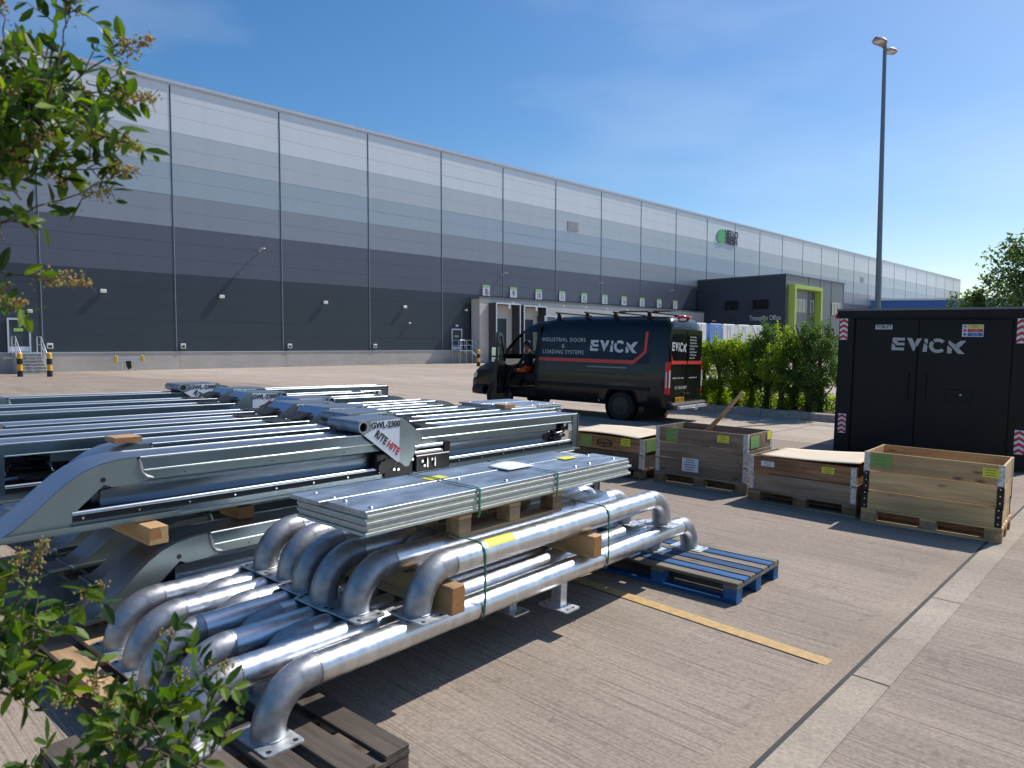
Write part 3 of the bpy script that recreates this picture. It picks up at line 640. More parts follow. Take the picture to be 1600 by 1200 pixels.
def tree(name,lab,x,y,h,w,seed,n=26,leaves=9000,ls=.16,grp=None,lm='leaft'):
    rnd=random.Random(seed); t=thing(name,lab,'tree',Matrix.Translation((x,y,gz(x,y))),grp)
    v=MB(); v.tube([(0,0,0),(.05,.05,h*.25),(.0,.1,h*.55),(.05,0,h*.9)],.1,9,rf=[h*.03,h*.024,h*.015,h*.004]); cl=[]
    for k in range(n):
        z=h*(.22+.72*rnd.random()); ww=w*math.sin(max(.1,min(1,(z/h-.1)/.92))*PI)**.7
        an=rnd.uniform(0,2*PI); rr=ww*rnd.uniform(.3,1); q=(math.cos(an)*rr,math.sin(an)*rr,z)
        v.tube([(0,0,z*.7),(q[0]*.5,q[1]*.5,z*.85),q],.02,5,rf=[h*.01,h*.006,h*.002])
        cl.append((*q,rnd.uniform(.10,.2)*h*.8,rnd.uniform(.08,.14)*h))
        for m_ in range(2): cl.append((q[0]+rnd.uniform(-1,1)*w*.3,q[1]+rnd.uniform(-1,1)*w*.3,q[2]+rnd.uniform(-.5,1)*h*.08,h*.05,h*.05))
    for k in range(4): cl.append((rnd.uniform(-.2,.2)*w,rnd.uniform(-.2,.2)*w,h*rnd.uniform(.85,1),h*.06,h*.07))
    v.build('trunk',M['bark'],t); leafcloud(cl,leaves,ls,seed).build('crown',M[lm],t,fixn=False)
tree('broadleaf_tree','large dark broadleaf tree rising behind the black cabin at the right edge',18.9,24.8,6.4,2.1,11,34,13000,.15,'trees beyond the black cabin')
tree('broadleaf_tree','mid sized tree left of the largest one behind the black cabin',17.2,26,4.0,1.35,12,22,7000,.13,'trees beyond the black cabin')
tree('broadleaf_tree','small tree just above the cabin roof left of the others',21.6,34.5,4.2,.9,13,14,3000,.16,'trees beyond the black cabin')
tree('broadleaf_tree','dark low tree partly hidden below the largest tree at the right edge',21,27,4.3,2.2,14,24,7000,.15,'trees beyond the black cabin')
tree('distant_bush','small grey green bush beyond the hedge beside the red car',25.8,57,2.6,1.2,15,14,2500,.16,None)
#%%VAN
VO=Vector((3.17,17.48,0)); VA=math.atan2(.616,-.788)
van=thing('panel_van','black high roof panel van with white lettering and red stripe, front door open','van',YM(VO,VA))
def topz(x):
    P=[(-1.18,1.9),(-1.17,2.30),(-1.12,2.42),(-1.0,2.475),(-.5,2.49),(1.5,2.50),(1.9,2.49),(2.3,2.44),(2.65,2.35),(3.0,2.17),(3.3,1.90),(3.65,1.52),(3.85,1.36),(4.2,1.25),(4.5,1.13),(4.68,1.0),(4.78,.82),(4.83,.6),(4.84,.5)]
    for (a,za),(b,zb) in zip(P,P[1:]):
        if x<=b: return za+(zb-za)*(x-a)/(b-a)
    return P[-1][1]
XS=[-1.18,-1.16,-1.1,-1.0,-.7,-.3,.1,.6,1.1,1.6,2.1,2.55,2.8,3.1,3.4,3.55,3.7,3.85,4.05,4.3,4.5,4.68,4.78,4.84]
LV=[(.36,.93),(.44,.975),(.75,.99),(1.0,.995),(1.25,.985),(1.46,.968),(1.75,.935),(2.08,.885),(2.25,.85),(2.38,.79)]
def secw(x):   # plan taper
    if x<-1.0: return 1-.05*((-1.0-x)/.18)**2
    if x>3.6: return 1-.17*((x-3.6)/1.24)**2.2
    return 1
ring=[]
for x in XS:
    tz=topz(x); s=secw(x); L_=[]
    for z,w in LV:
        zz=min(z,tz-.03*max(0,(2.5-z)/2.5)); 
        # keep width of the clamped height
        ww=w
        if z>tz-.02:
            for (z1,w1),(z2,w2) in zip(LV,LV[1:]):
                if z1<=tz<=z2: ww=w1+(w2-w1)*(tz-z1)/(z2-z1)
            ww=ww*.97; zz=tz-.012
        L_.append((x,ww*s,zz))
    L_.append((x,L_[-1][1]*.8,tz)); L_.append((x,0,tz+.012)); ring.append(L_)
nl=len(ring[0])
def vanskin(skip):
    b=MB(); vs=[p for r in ring for p in r]; vr=[(x,-y,z) for x,y,z in vs]
    for side,V in((1,vs),(-1,vr)):
        fs=[]
        for i in range(len(XS)-1):
            for j in range(nl-1):
                if skip(XS[i],XS[i+1],j,side): continue
                fs.append((i*nl+j,(i+1)*nl+j,(i+1)*nl+j+1,i*nl+j+1))
        b.add(V,fs,0,True)
    b.add(ring[0]+[(x,-y,z) for x,y,z in ring[0][::-1]],[tuple(range(2*nl))]); b.add(ring[-1]+[(x,-y,z) for x,y,z in ring[-1][::-1]],[tuple(range(2*nl))])
    return b
def isdoor(x0,x1,j,side): return side==1 and x0>=2.54 and x1<=3.56 and 1<=j<=6
def iswin(x0,x1,j,side): return side==-1 and x0>=2.54 and x1<=3.41 and 5<=j<=6
def isws(x0,x1,j,side): return x0>=2.79 and x1<=3.71 and j>=10
isarch=lambda a,b,j,s: a>=-.71 and b<=.61 and j<=2
sk=lambda a,b,j,s: isdoor(a,b,j,s) or iswin(a,b,j,s) or isws(a,b,j,s) or isarch(a,b,j,s)
def side_y0(z,x=0):
    for (z1,w1),(z2,w2) in zip(LV,LV[1:]):
        if z1<=z<=z2: return (w1+(w2-w1)*(z-z1)/(z2-z1))*secw(x)
    return LV[0][1]
bs_=vanskin(sk)
for sy in (1,-1):
    for zlo,zhi in ((.36,.44),(.44,.75),(.75,1.0)):   # quarter panel with a real wheel arch
        pass
    A=[];B=[];N_=28; ra=.43
    for k in range(N_+1):
        an=PI*k/N_; ax=ra*math.cos(an); az=.345+ra*math.sin(an)
        dx,dz=math.cos(an),math.sin(an)
        tt=min([t for t in ((.6/dx if dx>1e-6 else 9),(-.7/dx if dx<-1e-6 else 9),((1.0-.345)/dz if dz>1e-6 else 9))])
        bx,bz=dx*tt,.345+dz*tt
        az=max(az,.36); bz=max(bz,.36)
        A.append((ax,az)); B.append((bx,bz))
    rows=[]
    for m_ in range(5):
        f=m_/4; rows.append([((a[0]*(1-f)+b_[0]*f),(a[1]*(1-f)+b_[1]*f)) for a,b_ in zip(A,B)])
    P=[[(x,sy*(side_y0(z,x)+(.012 if i==0 else .008 if i==1 else 0)),z) for x,z in rw] for i,rw in enumerate(rows)]
    for q in range(4): bs_.strip(P[q],P[q+1])
    lip=[(x,y-sy*.10,z) for x,y,z in P[0]]; bs_.strip(lip,P[0])
    # corner fills between the fan and the rectangle corners
    for cx in (.6,-.7):
        c=(cx,sy*side_y0(1.0,cx),1.0); row=P[4]
        for k in range(N_):
            p,q=row[k],row[k+1]
            if (abs(p[0]-cx)<1e-6)!=(abs(q[0]-cx)<1e-6) and (p[0]*cx>0): bs_.add([p,q,c],[(0,1,2)],0,True)
bo=bs_.build('body',M['vpaint'],van,fixn='w')
def keep(fn): return lambda a,b,j,s: not fn(a,b,j,s)
def glasspart(fn,name,m):
    b=MB(); vs=[p for r in ring for p in r]; vr=[(x,-y,z) for x,y,z in vs]
    for side,V in((1,vs),(-1,vr)):
        b.add(V,[(i*nl+j,(i+1)*nl+j,(i+1)*nl+j+1,i*nl+j+1) for i in range(len(XS)-1) for j in range(nl-1) if fn(XS[i],XS[i+1],j,side)],0,True)
    return b.build(name,m,van,fixn='w')
mg=bpy.data.materials.new('clear_glass'); mg.use_nodes=True
_t=mg.node_tree; _b=_t.nodes['Principled BSDF']; _tr=_t.nodes.new('ShaderNodeBsdfTransparent'); _tr.inputs[0].default_value=(.62,.68,.66,1); _b.inputs['Base Color'].default_value=(.1,.12,.12,1); _b.inputs['Roughness'].default_value=.05
_m=_t.nodes.new('ShaderNodeMixShader'); _m.inputs[0].default_value=.2; _t.links.new(_tr.outputs[0],_m.inputs[1]); _t.links.new(_b.outputs[0],_m.inputs[2]); _t.links.new(_m.outputs[0],_t.nodes['Material Output'].inputs[0])
glasspart(isws,'windscreen',mg); glasspart(iswin,'side_window',mg)
# cab interior: bulkhead, floor, dashboard, seat, steering wheel
v=MB(); v.box(2.42,2.46,-.92,.92,.4,2.25); v.build('bulkhead',M['vtrim'],van)
v=MB(); v.box(2.4,4.0,-.93,.93,.37,.62); v.build('cab_floor',M['vtrim'],van)
v=MB(); v.prism([(3.55,.62),(4.0,.62),(4.0,1.3),(3.7,1.36),(3.5,1.2)],lambda u,w,q:(u,q,w),-.93,.93); v.build('dashboard',M['vtrim'],van)
for y in (-.5,.45):
    v=MB(); v.bev(2.6,3.15,y-.25,y+.25,.75,.98,.06); v.bev(2.48,2.64,y-.25,y+.25,.9,1.65,.06); v.bev(2.5,2.6,y-.13,y+.13,1.67,1.87,.04); v.build('seat',M['seatc'],van)
v=MB()
v.tube([(3.32+.1*math.sin(t),-.5+.19*math.cos(t),1.22+.16*math.sin(t)) for t in [2*PI*k/16 for k in range(17)]],.014,6); v.cyl((3.32,-.5,1.22),(3.6,-.5,1.1),.03,8); v.build('steering_wheel',M['vtrim'],van)
# body side features
def side_y(z,x=0):
    for (z1,w1),(z2,w2) in zip(LV,LV[1:]):
        if z1<=z<=z2: return (w1+(w2-w1)*(z-z1)/(z2-z1))*secw(x)
    return .8
def sidepatch(name,poly,m,lift=.004,par=None,th=.003):
    v=MB(); n=len(poly)
    # subdivide long horizontals is unnecessary: the flank is straight in x
    vs=[(x,side_y(z,x)+lift,z) for x,z in poly]+[(x,side_y(z,x)+lift-th,z) for x,z in poly]
    v.add(vs,[tuple(range(n)),tuple(reversed(range(n,2*n)))]+[(i,(i+1)%n,n+(i+1)%n,n+i) for i in range(n)]); return v.build(name,m,par or van)
# rear quarter/side glazing look panels
sidepatch('side_panel',[(-.72,1.38),(.95,1.38),(.95,2.07),(-.72,2.07)],M['glass'],.006)
sidepatch('side_panel',[(1.03,1.38),(2.42,1.38),(2.42,2.07),(1.03,2.07)],M['glass'],.006)
for x in (.99,2.50):
    sidepatch('panel_gap',[(x-.008,.45),(x+.008,.45),(x+.008,1.37),(x-.008,1.37)],M['bb'],.004); sidepatch('panel_gap',[(x-.008,1.38),(x+.008,1.38),(x+.008,2.07),(x-.008,2.07)],M['bb'],.009)
# red stripe
def stripe(pts,w,m,name='red_stripe'):
    for (x0,z0),(x1,z1) in zip(pts,pts[1:]):
        d=Vector((x1-x0,z1-z0)).normalized(); n=Vector((-d.y,d.x))*w/2; e=d*w*.3
        sidepatch(name,[(x0-n.x-e.x,z0-n.y-e.y),(x1-n.x+e.x,z1-n.y+e.y),(x1+n.x+e.x,z1+n.y+e.y),(x0+n.x-e.x,z0+n.y-e.y)],m,.012)
v=MB()
def poly_side(v,poly,lift):
    n=len(poly); vs=[(x,side_y(z,x)+lift,z) for x,z in poly]; v.add(vs,[tuple(range(n))])
sw=.042
for P in ([(2.42,1.40-sw),(-.32,1.40-sw),(-.30,1.40+sw),(2.42,1.40+sw)],[(-.32,1.40-sw),(-.63,1.62),(-.56,1.66),(-.30,1.40+sw)],[(-.63,1.62),(-.63,2.12),(-.56,2.12),(-.56,1.66)]): poly_side(v,P,.011)
v.build('red_stripe',M['vinylr'],van)
def flip(T): return T
TXL=lambda x,z,l=.014: mats4(Vector((-1,0,0)),Vector((0,(side_y(z+.1)-side_y(z-.1))/.2,1)).normalized(),Vector((0,1,0)),Vector((x,side_y(z)+l,z)))
text('side_lettering','INDUSTRIAL DOORS\n&\nLOADING SYSTEMS',.14,M['vinylw'],van,TXL(1.70,1.74),ext=.001,sx=.93,space=1.12,line=1.1)
# stencil wordmark built from polygons (unit: width 5.9, height 1.18, y up from 0)
WORD=[[(.05,1.18),(1.05,1.18),(1.05,.92),(.5,.92),(.42,.82),(.55,.73),(1.05,.73),(1.05,.48),(.42,.48),(.05,.78)],
 [(0,.68),(.3,.44),(.3,.28),(1.03,.28),(1.03,.02),(0,.02)],
 [(1.22,1.18),(1.62,1.18),(1.98,.42),(1.86,.02),(1.76,.02)],[(2.42,1.16),(2.04,1.16),(1.88,.74),(2.06,.38)],
 [(2.62,1.15),(2.62,.86),(2.9,.66),(2.9,1.15)],[(2.6,.76),(2.88,.56),(2.88,-.03),(2.52,-.03)],
 [(5.85,1.06),(5.42,1.06),(4.93,.62),(5.3,.38)],[(4.5,1.08),(4.5,.78),(5.28,-.1),(5.78,-.1),(4.98,.72)],[(4.44,.62),(4.8,.30),(4.78,-.08),(4.44,-.08)]]
def arc(cx,cy,r0,r1,a0,a1,n=9):
    return [(cx+r1*math.cos(R(a0+(a1-a0)*k/n)),cy+r1*.95*math.sin(R(a0+(a1-a0)*k/n))) for k in range(n+1)]+[(cx+r0*math.cos(R(a1+(a0-a1)*k/n)),cy+r0*.95*math.sin(R(a1+(a0-a1)*k/n))) for k in range(n+1)]
WORD+= [arc(3.69,.55,.37,.68,40,126),arc(3.69,.55,.37,.68,140,320,16)]
def wordmark(name,h,m,parent,M4,sx=1):
    s=h/1.18; v=MB()
    for P in WORD:
        n=len(P); P2=[((x-2.95)*s*sx,(y-.55)*s) for x,y in P]
        if n>12:   # arc: quads
            k=n//2; vs=[(x,y,0) for x,y in P2]; v.add(vs,[(i,i+1,n-2-i,n-1-i) for i in range(k-1)])
        else: v.add([(x,y,0) for x,y in P2],[tuple(range(n))])
    bm=bmesh.new(); o=v.build(name,m,parent,M4,fixn=False)
    bm.from_mesh(o.data); bmesh.ops.triangulate(bm,faces=bm.faces); bm.normal_update()
    for f in bm.faces:
        if f.normal.z<0: f.normal_flip()
    bm.to_mesh(o.data); bm.free(); return o
wordmark('side_wordmark',.27,M['vinylw'],van,TXL(.25,1.76),sx=.97)
# mouldings, handle, arch, sill
sidepatch('side_moulding',[(-.75,.74),(2.45,.74),(2.45,.83),(-.75,.83)],M['vtrim'],.03,th=.03)
v=MB(); v.box(-.62,2.4,side_y(1.12)-.01,side_y(1.12)+.012,1.10,1.13); v.build('body_crease',M['vpaint'],van)
sidepatch('door_rail',[(-.15,1.245),(.95,1.245),(.95,1.275),(-.15,1.275)],mat('door_rail_grey',(.22,.22,.22),.4,.5),.014,th=.014)
for sy in (1,-1):
    for x0 in (0,3.75):
        w=thing('wheel',None,None,Matrix.Identity(4)); w.parent=van; bpy.data.objects.remove(w)
        yo=(.955 if x0==0 else .985)*sy; yi=.72*sy; zc=.345
        v=MB(); v.cyl((x0,sy*(.66 if x0==0 else .97),zc),(x0,sy*(.665 if x0==0 else .982),zc),.46 if x0==0 else .40,32)
        if x0==0: v.ring((x0,sy*.665,zc),(x0,sy*.90,zc),.45,.46,32)
        v.build('wheel_well',M['bb'],van)
        v=MB(); v.tube([(x0,yi,zc),(x0,yi+.02*sy,zc),(x0,yo+.01*sy,zc),(x0,yo+.028*sy,zc)],.34,36,rf=[.31,.345,.345,.325]); wo=v.build('tyre',M['tyre'],van)
        v=MB(); v.cyl((x0,yo+.02*sy,zc),(x0,yo+.032*sy,zc),.215,28); v.cyl((x0,yo+.032*sy,zc),(x0,yo+.045*sy,zc),.07,16)
        for k in range(7):
            an=2*PI*k/7; dx=math.cos(an); dz=math.sin(an)
            v.add([(x0+dx*.05-dz*.022,yo+.046*sy,zc+dz*.05+dx*.022),(x0+dx*.05+dz*.022,yo+.046*sy,zc+dz*.05-dx*.022),(x0+dx*.20+dz*.014,yo+.036*sy,zc+dz*.20-dx*.014),(x0+dx*.20-dz*.014,yo+.036*sy,zc+dz*.20+dx*.014)],[(0,1,2,3)])
        v.build('rim',M['rim'],wo)
        v=MB(); A=[];B=[]
        for k in range(21):
            an=PI*(k/20); 
            A.append((x0+.47*math.cos(an),yo-.012*sy,zc+.47*math.sin(an))); B.append((x0+.405*math.cos(an),yo+.022*sy,zc+.405*math.sin(an)))
        v.strip(A,B)
        if x0: v.build('wheel_arch',M['vpaint'],van)
# rear end (x=-1.18)
XR=-1.18
def rpoly(name,poly,m,lift=.006,par=None,th=.004,sm=False):
    v=MB(); v.prism([(y,z) for y,z in poly],lambda u,w,q:(XR-q,u,w),lift-th,lift); return v.build(name,m,par or van)
def rr(y0,y1,z0,z1,r=.06,tap=0):
    P=[]
    for cx,cz,a0 in((y1-r,z1-r,0),(y0+r,z1-r,90),(y0+r,z0+r,180),(y1-r,z0+r,270)):
        for k in range(4): P.append((cx+r*math.cos(R(a0+30*k))*1,cz+r*math.sin(R(a0+30*k))))
    return P
rpoly('rear_door',rr(.02,.87,.62,2.2,.05),M['vpaint'],.02,th=.025); rpoly('rear_door',rr(-.87,-.02,.62,2.2,.05),M['vpaint'],.02,th=.025)
rpoly('rear_window',rr(.05,.80,1.35,2.08,.08),M['glass'],.03,th=.008); rpoly('rear_window',rr(-.80,-.05,1.35,2.08,.08),M['glass'],.03,th=.008)
for sy in (1,-1):
    o=rpoly('tail_light',rr(min(sy*.875,sy*.975),max(sy*.875,sy*.975),.68,1.44,.03) if sy==1 else rr(-.945,-.89,.72,1.40,.02),M['redlens'],.03 if sy==1 else .012,th=.05)
    rpoly('light_segment',rr(min(sy*.885,sy*.95),max(sy*.885,sy*.95),.84,1.24,.02),M['clrlens'],.036 if sy==1 else .018,o)
    # wrap round to the flank
    if sy==1:
        v=MB(); v.box(-1.195,-1.13,.94,.99,.70,1.42); v.build('tail_light',M['redlens'],van)
        v=MB(); v.box(-1.185,-1.15,.991,.996,.84,1.2); v.build('light_segment',M['clrlens'],van)
v=MB(); 
v.prism([(.78,1.5),(.84,1.5),(.84,1.43),(.78,1.43)],lambda u,w,q:(XR-q,u,w),.031,.034)
for y0,y1 in((-.84,-.03),(.03,.84)):
    v.prism([(y0 if y0>0 else y0+.0,1.38),(y1,1.38),(y1,1.46),(y0,1.46)],lambda u,w,q:(XR-q,u,w),.031,.034)
v.prism([(.78,1.46),(.84,1.46),(.845,1.60)],lambda u,w,q:(XR-q,u,w),.031,.034); v.prism([(-.78,1.46),(-.84,1.46),(-.845,1.60)],lambda u,w,q:(XR-q,u,w),.031,.034)
v.v=v.v[8:]; v.f=[tuple(i-8 for i in f) for f in v.f[6:]]; v.m=v.m[6:]; v.sm=v.sm[6:]
v.build('red_stripe',M['vinylr'],van)
RT=lambda y,z: mats4(Vector((0,-1,0)),Vector((0,0,1)),Vector((-1,0,0)),Vector((XR-.036,y,z)))
wordmark('rear_wordmark',.20,M['vinylw'],van,RT(.45,1.78),sx=.80)
text('rear_lettering','Dock Levellers\nRoller Shutters\nSectional Doors\nHigh Speed Doors\nFire Doors\nLoading Houses\nTraffic Barriers\nScissor Lifts',.062,M['vinylw'],van,RT(-.12,1.78),'LEFT',line=1.15)
text('rear_lettering','Installation, Service, Repair',.058,M['vinylw'],van,mats4(Vector((0,-1,0)),Vector((0,0,1)),Vector((-1,0,0)),Vector((XR-.024,.45,1.06))))
text('rear_lettering','www.evick.co.uk',.066,M['vinylw'],van,mats4(Vector((0,-1,0)),Vector((0,0,1)),Vector((-1,0,0)),Vector((XR-.024,-.38,1.06))))
text('rear_lettering','0113 8155 0807',.10,M['vinylw'],van,mats4(Vector((0,-1,0)),Vector((0,0,1)),Vector((-1,0,0)),Vector((XR-.024,.28,.83))))
v=MB(); v.box(XR-.04,XR-.02,.12,.58,.50,.61); np_=v.build('number_plate',M['plateY'],van)
text('plate_characters','BD23 YWB',.095,M['ink'],np_,mats4(Vector((0,-1,0)),Vector((0,0,1)),Vector((-1,0,0)),Vector((XR-.041,.35,.555))),sx=.85)
v=MB(); v.bev(XR-.16,XR+.02,-.97,.97,.33,.5,.05); v.build('rear_bumper',M['vtrim'],van)
v=MB(); v.box(XR-.25,XR-.16,-.75,.75,.36,.42); v.build('rear_step',M['silver'],van)
v=MB(); v.cyl((XR-.16,0,.34),(XR-.32,0,.34),.03,8); v.cyl((XR-.32,0,.33),(XR-.32,0,.44),.025,10); v.build('tow_ball',M['bolt'],van)
v=MB(); v.box(XR-.05,XR-.02,-.2,.2,.66,.70); v.build('plate_light_bar',M['vtrim'],van)
v=MB(); v.tube([(XR+.12,.28,2.475),(XR+.02,.22,2.49),(XR-.0,0,2.50),(XR+.02,-.22,2.49),(XR+.12,-.28,2.475)],.035,8); v.build('high_brake_light',M['redlens'],van)
# roof bars
for k,x in enumerate((-.55,.35,2.0,1.15)):
    v=MB(); v.tube([(x,-.85,2.585),(x,.85,2.585)],.022,8); 
    for sy in(1,-1): v.tube([(x,sy*.68,2.42),(x,sy*.72,2.5),(x,sy*.74,2.575)],.05,10,rf=[.07,.055,.035])
    v.build('roof_bar',M['vtrim'],van)
v=MB(); v.box(-1.0,.35,.25,.55,2.609,2.63); v.build('roof_board',mat('roof_board',(.10,.12,.14),.5),van)
# front bumper, headlight, bonnet detail
v=MB(); v.tube([(4.2,.95,.5),(4.6,.88,.5),(4.8,.6,.5),(4.86,0,.5),(4.8,-.6,.5),(4.6,-.88,.5),(4.2,-.95,.5)],.14,8); v.build('front_bumper',M['vtrim'],van)
for sy in(1,-1):
    v=MB(); v.prism([(4.35,1.12),(4.72,.92),(4.74,.78),(4.3,.95)],lambda u,w,q:(u,sy*q,w),.72,.87); v.build('headlight',M['clrlens'],van)
# open passenger door (hinged at the front pillar)
dm=thing('front_door',None,None,Matrix.Translation((3.56,.985,0))@Matrix.Rotation(R(-68),4,'Z')); dm.parent=van
bpy.data.objects.remove(dm)
DM=Matrix.Translation((3.56,1.0,0))@Matrix.Rotation(R(-64),4,'Z')
v=MB(); v.prism([(-1.0,.46),(-.02,.46),(-.02,1.3),(-1.0,1.36)],lambda u,w,q:(u,q,w),-.05,.02)
v.prism([(-1.0,1.36),(-.92,1.36),(-.88,2.0),(-.96,2.05)],lambda u,w,q:(u,q,w),-.05,0); v.prism([(-.96,2.05),(-.9,1.98),(-.5,1.95),(-.02,1.3),(.04,1.34),(-.45,2.03)],lambda u,w,q:(u,q,w),-.05,0)
dr=v.build('front_door',M['vpaint'],van,DM)
v=MB(); v.prism([(-.92,1.36),(-.88,1.98),(-.5,1.95),(-.06,1.33)],lambda u,w,q:(u,q,w),-.03,-.02); v.build('door_glass',mg,dr)
v=MB(); v.bev(-.24,-.02,.06,.30,1.26,1.68,.04); mi_=v.build('wing_mirror',M['vtrim'],dr)
v=MB(); v.add([(-.245,.08,1.44),(-.245,.28,1.44),(-.245,.28,1.66),(-.245,.08,1.66)],[(0,1,2,3)]); v.add([(-.245,.08,1.28),(-.245,.28,1.28),(-.245,.28,1.40),(-.245,.08,1.40)],[(0,1,2,3)]); v.build('mirror_glass',mat('mirror_glass',(.55,.7,.8),.05,1,var=0),mi_)
v=MB(); v.bev(-.92,-.75,.02,.05,1.2,1.25,.01); v.build('door_handle',M['vtrim'],dr)
#%%PERSON
def person():
    t=thing('person','person in dark clothes with an orange waist piece sitting in the open van doorway','person',YM(VO,VA)@Matrix.Translation((.24,.06,0)))
    J={'pel':(2.86,.5,1.06),'sp':(2.80,.52,1.28),'ch':(2.80,.53,1.47),'nk':(2.83,.54,1.60),'hd0':(2.85,.54,1.66),'hd1':(2.87,.54,1.76),'hd2':(2.86,.54,1.84),
     'hl':(2.9,.62,1.04),'kl':(3.22,.80,1.02),'al':(3.20,.93,.63),'tl':(3.34,1.02,.60),'hr':(2.9,.40,1.04),'kr':(3.28,.46,1.08),'ar':(3.42,.44,.70),'tr':(3.56,.44,.66),
     'sl':(2.79,.70,1.48),'el':(2.92,.79,1.22),'wl':(3.12,.70,1.20),'sr':(2.79,.36,1.48),'er':(2.95,.30,1.24),'wr':(3.17,.38,1.22)}
    rad={'pel':.14,'sp':.13,'ch':.14,'nk':.055,'hd0':.07,'hd1':.085,'hd2':.06,'hl':.09,'kl':.065,'al':.042,'tl':.035,'hr':.09,'kr':.065,'ar':.042,'tr':.035,'sl':.06,'el':.045,'wl':.03,'sr':.06,'er':.045,'wr':.03}
    E_=[('pel','sp'),('sp','ch'),('ch','nk'),('nk','hd0'),('hd0','hd1'),('hd1','hd2'),('pel','hl'),('hl','kl'),('kl','al'),('al','tl'),('pel','hr'),('hr','kr'),('kr','ar'),('ar','tr'),('ch','sl'),('sl','el'),('el','wl'),('ch','sr'),('sr','er'),('er','wr')]
    # fingers
    for s,w in(('l',Vector(J['wl'])),('r',Vector(J['wr']))):
        J['p'+s]=tuple(w+Vector((.07,0,-.01))); rad['p'+s]=.032; E_.append(('w'+s,'p'+s))
        for k in range(5):
            o=(-.03+.02*k); base=w+Vector((.10,o,-.015)) if k<4 else w+Vector((.06,-.04,0))
            tip=base+(Vector((.055-.008*abs(k-1.5),o*.2,-.03)) if k<4 else Vector((.04,-.02,-.01)))
            J['f%s%d'%(s,k)]=tuple(base); J['g%s%d'%(s,k)]=tuple(tip); rad['f%s%d'%(s,k)]=.010; rad['g%s%d'%(s,k)]=.008; E_+= [('p'+s,'f%s%d'%(s,k)),('f%s%d'%(s,k),'g%s%d'%(s,k))]
    ks=list(J); me=bpy.data.meshes.new('body'); me.from_pydata([J[k] for k in ks],[(ks.index(a),ks.index(b)) for a,b in E_],[])
    o=bpy.data.objects.new('body',me); COL.objects.link(o)
    md=o.modifiers.new('s','SKIN'); sd=me.skin_vertices[0].data
    for i,k in enumerate(ks): sd[i].radius=(rad[k],rad[k]*(.8 if k in('pel','sp','ch') else 1)); sd[i].use_root=(k=='pel')
    o.modifiers.new('u','SUBSURF').levels=2
    dg=bpy.context.evaluated_depsgraph_get(); dg.update(); m2=bpy.data.meshes.new_from_object(o.evaluated_get(dg)); bpy.data.objects.remove(o)
    o=bpy.data.objects.new('body',m2); COL.objects.link(o); o.parent=t
    m2.materials.clear()
    for q in('cloth','skin','hivis'): m2.materials.append(M[q])
    for p in m2.polygons:
        c=p.center; p.use_smooth=True; p.material_index=0
        if c.z>1.585 and c.z<2: p.material_index=1
        elif c.x>3.02 and c.z>1.14 : p.material_index=1
        elif c.z>1.02 and c.z<1.17 and c.x<3.02: p.material_index=2
    bmh=MB(); n=10; vs=[];fs=[]
    for i in range(7):
        ph=PI/2*i/6
        for k in range(16):
            th=2*PI*k/16; r=.098*math.cos(ph)+.002
            vs.append((2.845+r*math.cos(th)*1.05,.54+r*math.sin(th)*.92,1.765+.115*math.sin(ph)-(.05 if i==0 and math.cos(th)<0 else 0)))
    for i in range(6):
        for k in range(16): fs.append((i*16+k,i*16+(k+1)%16,(i+1)*16+(k+1)%16,(i+1)*16+k))
    bmh.add(vs,fs,0,True); bmh.build('hair',M['hair'],t)
    f=MB(); f.tube([(2.945,.54,1.745),(2.975,.54,1.715),(2.95,.54,1.705)],.012,6,rf=[.008,.014,.008]); f.build('nose',M['skin'],t)
    for s in(-1,1):
        f=MB(); f.tube([(2.935,.54+s*.032,1.757),(2.945,.54+s*.032,1.757)],.008,8); f.build('eye',M['hair'],t)
        f=MB(); f.tube([(2.86,.54+s*.085,1.72),(2.855,.54+s*.098,1.74),(2.85,.54+s*.09,1.77)],.012,6); f.build('ear',M['skin'],t)
    f=MB(); f.tube([(2.94,.515,1.682),(2.947,.54,1.68),(2.94,.565,1.682)],.006,6); f.build('mouth',M['redink'],t)
person()
#%%CABIN
UO=Vector((5.59,12.164,0)); UW=2.74; UD=4.2; UH=2.47
cb=thing('welfare_cabin','matt black towable site cabin with white wordmark and toilet notice','cabin',YM(UO,ANG_Q))   # local x along front, y away
v=MB(); v.box(0,UW,.02,UD,.06,UH-.14); v.build('shell',M['unitp'],cb)
v=MB(); v.box(0,.24,-.02,.02,.03,UH-.14); v.build('corner_post',M['unitp'],cb); v=MB(); v.box(UW-.27,UW,-.02,.02,.03,UH-.14); v.build('corner_post',M['unitp'],cb)
v=MB(); v.box(-.03,UW+.03,-.05,UD+.03,UH-.14,UH-.02); v.build('roof_beam',M['unitp'],cb)
v=MB(); v.box(-.04,UW+.04,-.06,UD+.04,UH-.02,UH+.015); v.build('roof_trim',M['unitg'],cb)
for x0,x1 in((.262,1.20),(1.212,UW-.29)):
    v=MB(); v.bev(x0,x1,-.012,.018,.1,UH-.17,.006); d_=v.build('door',M['unitp'],cb)
    hx=x1-.12 if x0<1 else x0+.12
    v=MB(); v.box(hx-.015,hx+.015,-.05,-.035,1.0,1.45); v.box(hx-.012,hx+.012,-.034,-.013,1.02,1.06); v.box(hx-.012,hx+.012,-.034,-.013,1.39,1.43); v.build('handle',M['vtrim'],d_)
v=MB(); v.box(.262,UW-.29,-.018,-.0125,.92,.925); v.build('seam',M['vtrim'],cb)
v=MB(); v.bev(1.62,1.98,-.03,-.0125,1.02,1.2,.006); v.build('lock_plate',M['vtrim'],cb)
v=MB(); v.cyl((1.83,-.03,1.12),(1.83,-.036,1.12),.012,10); v.build('key_hole',M['silver'],cb)
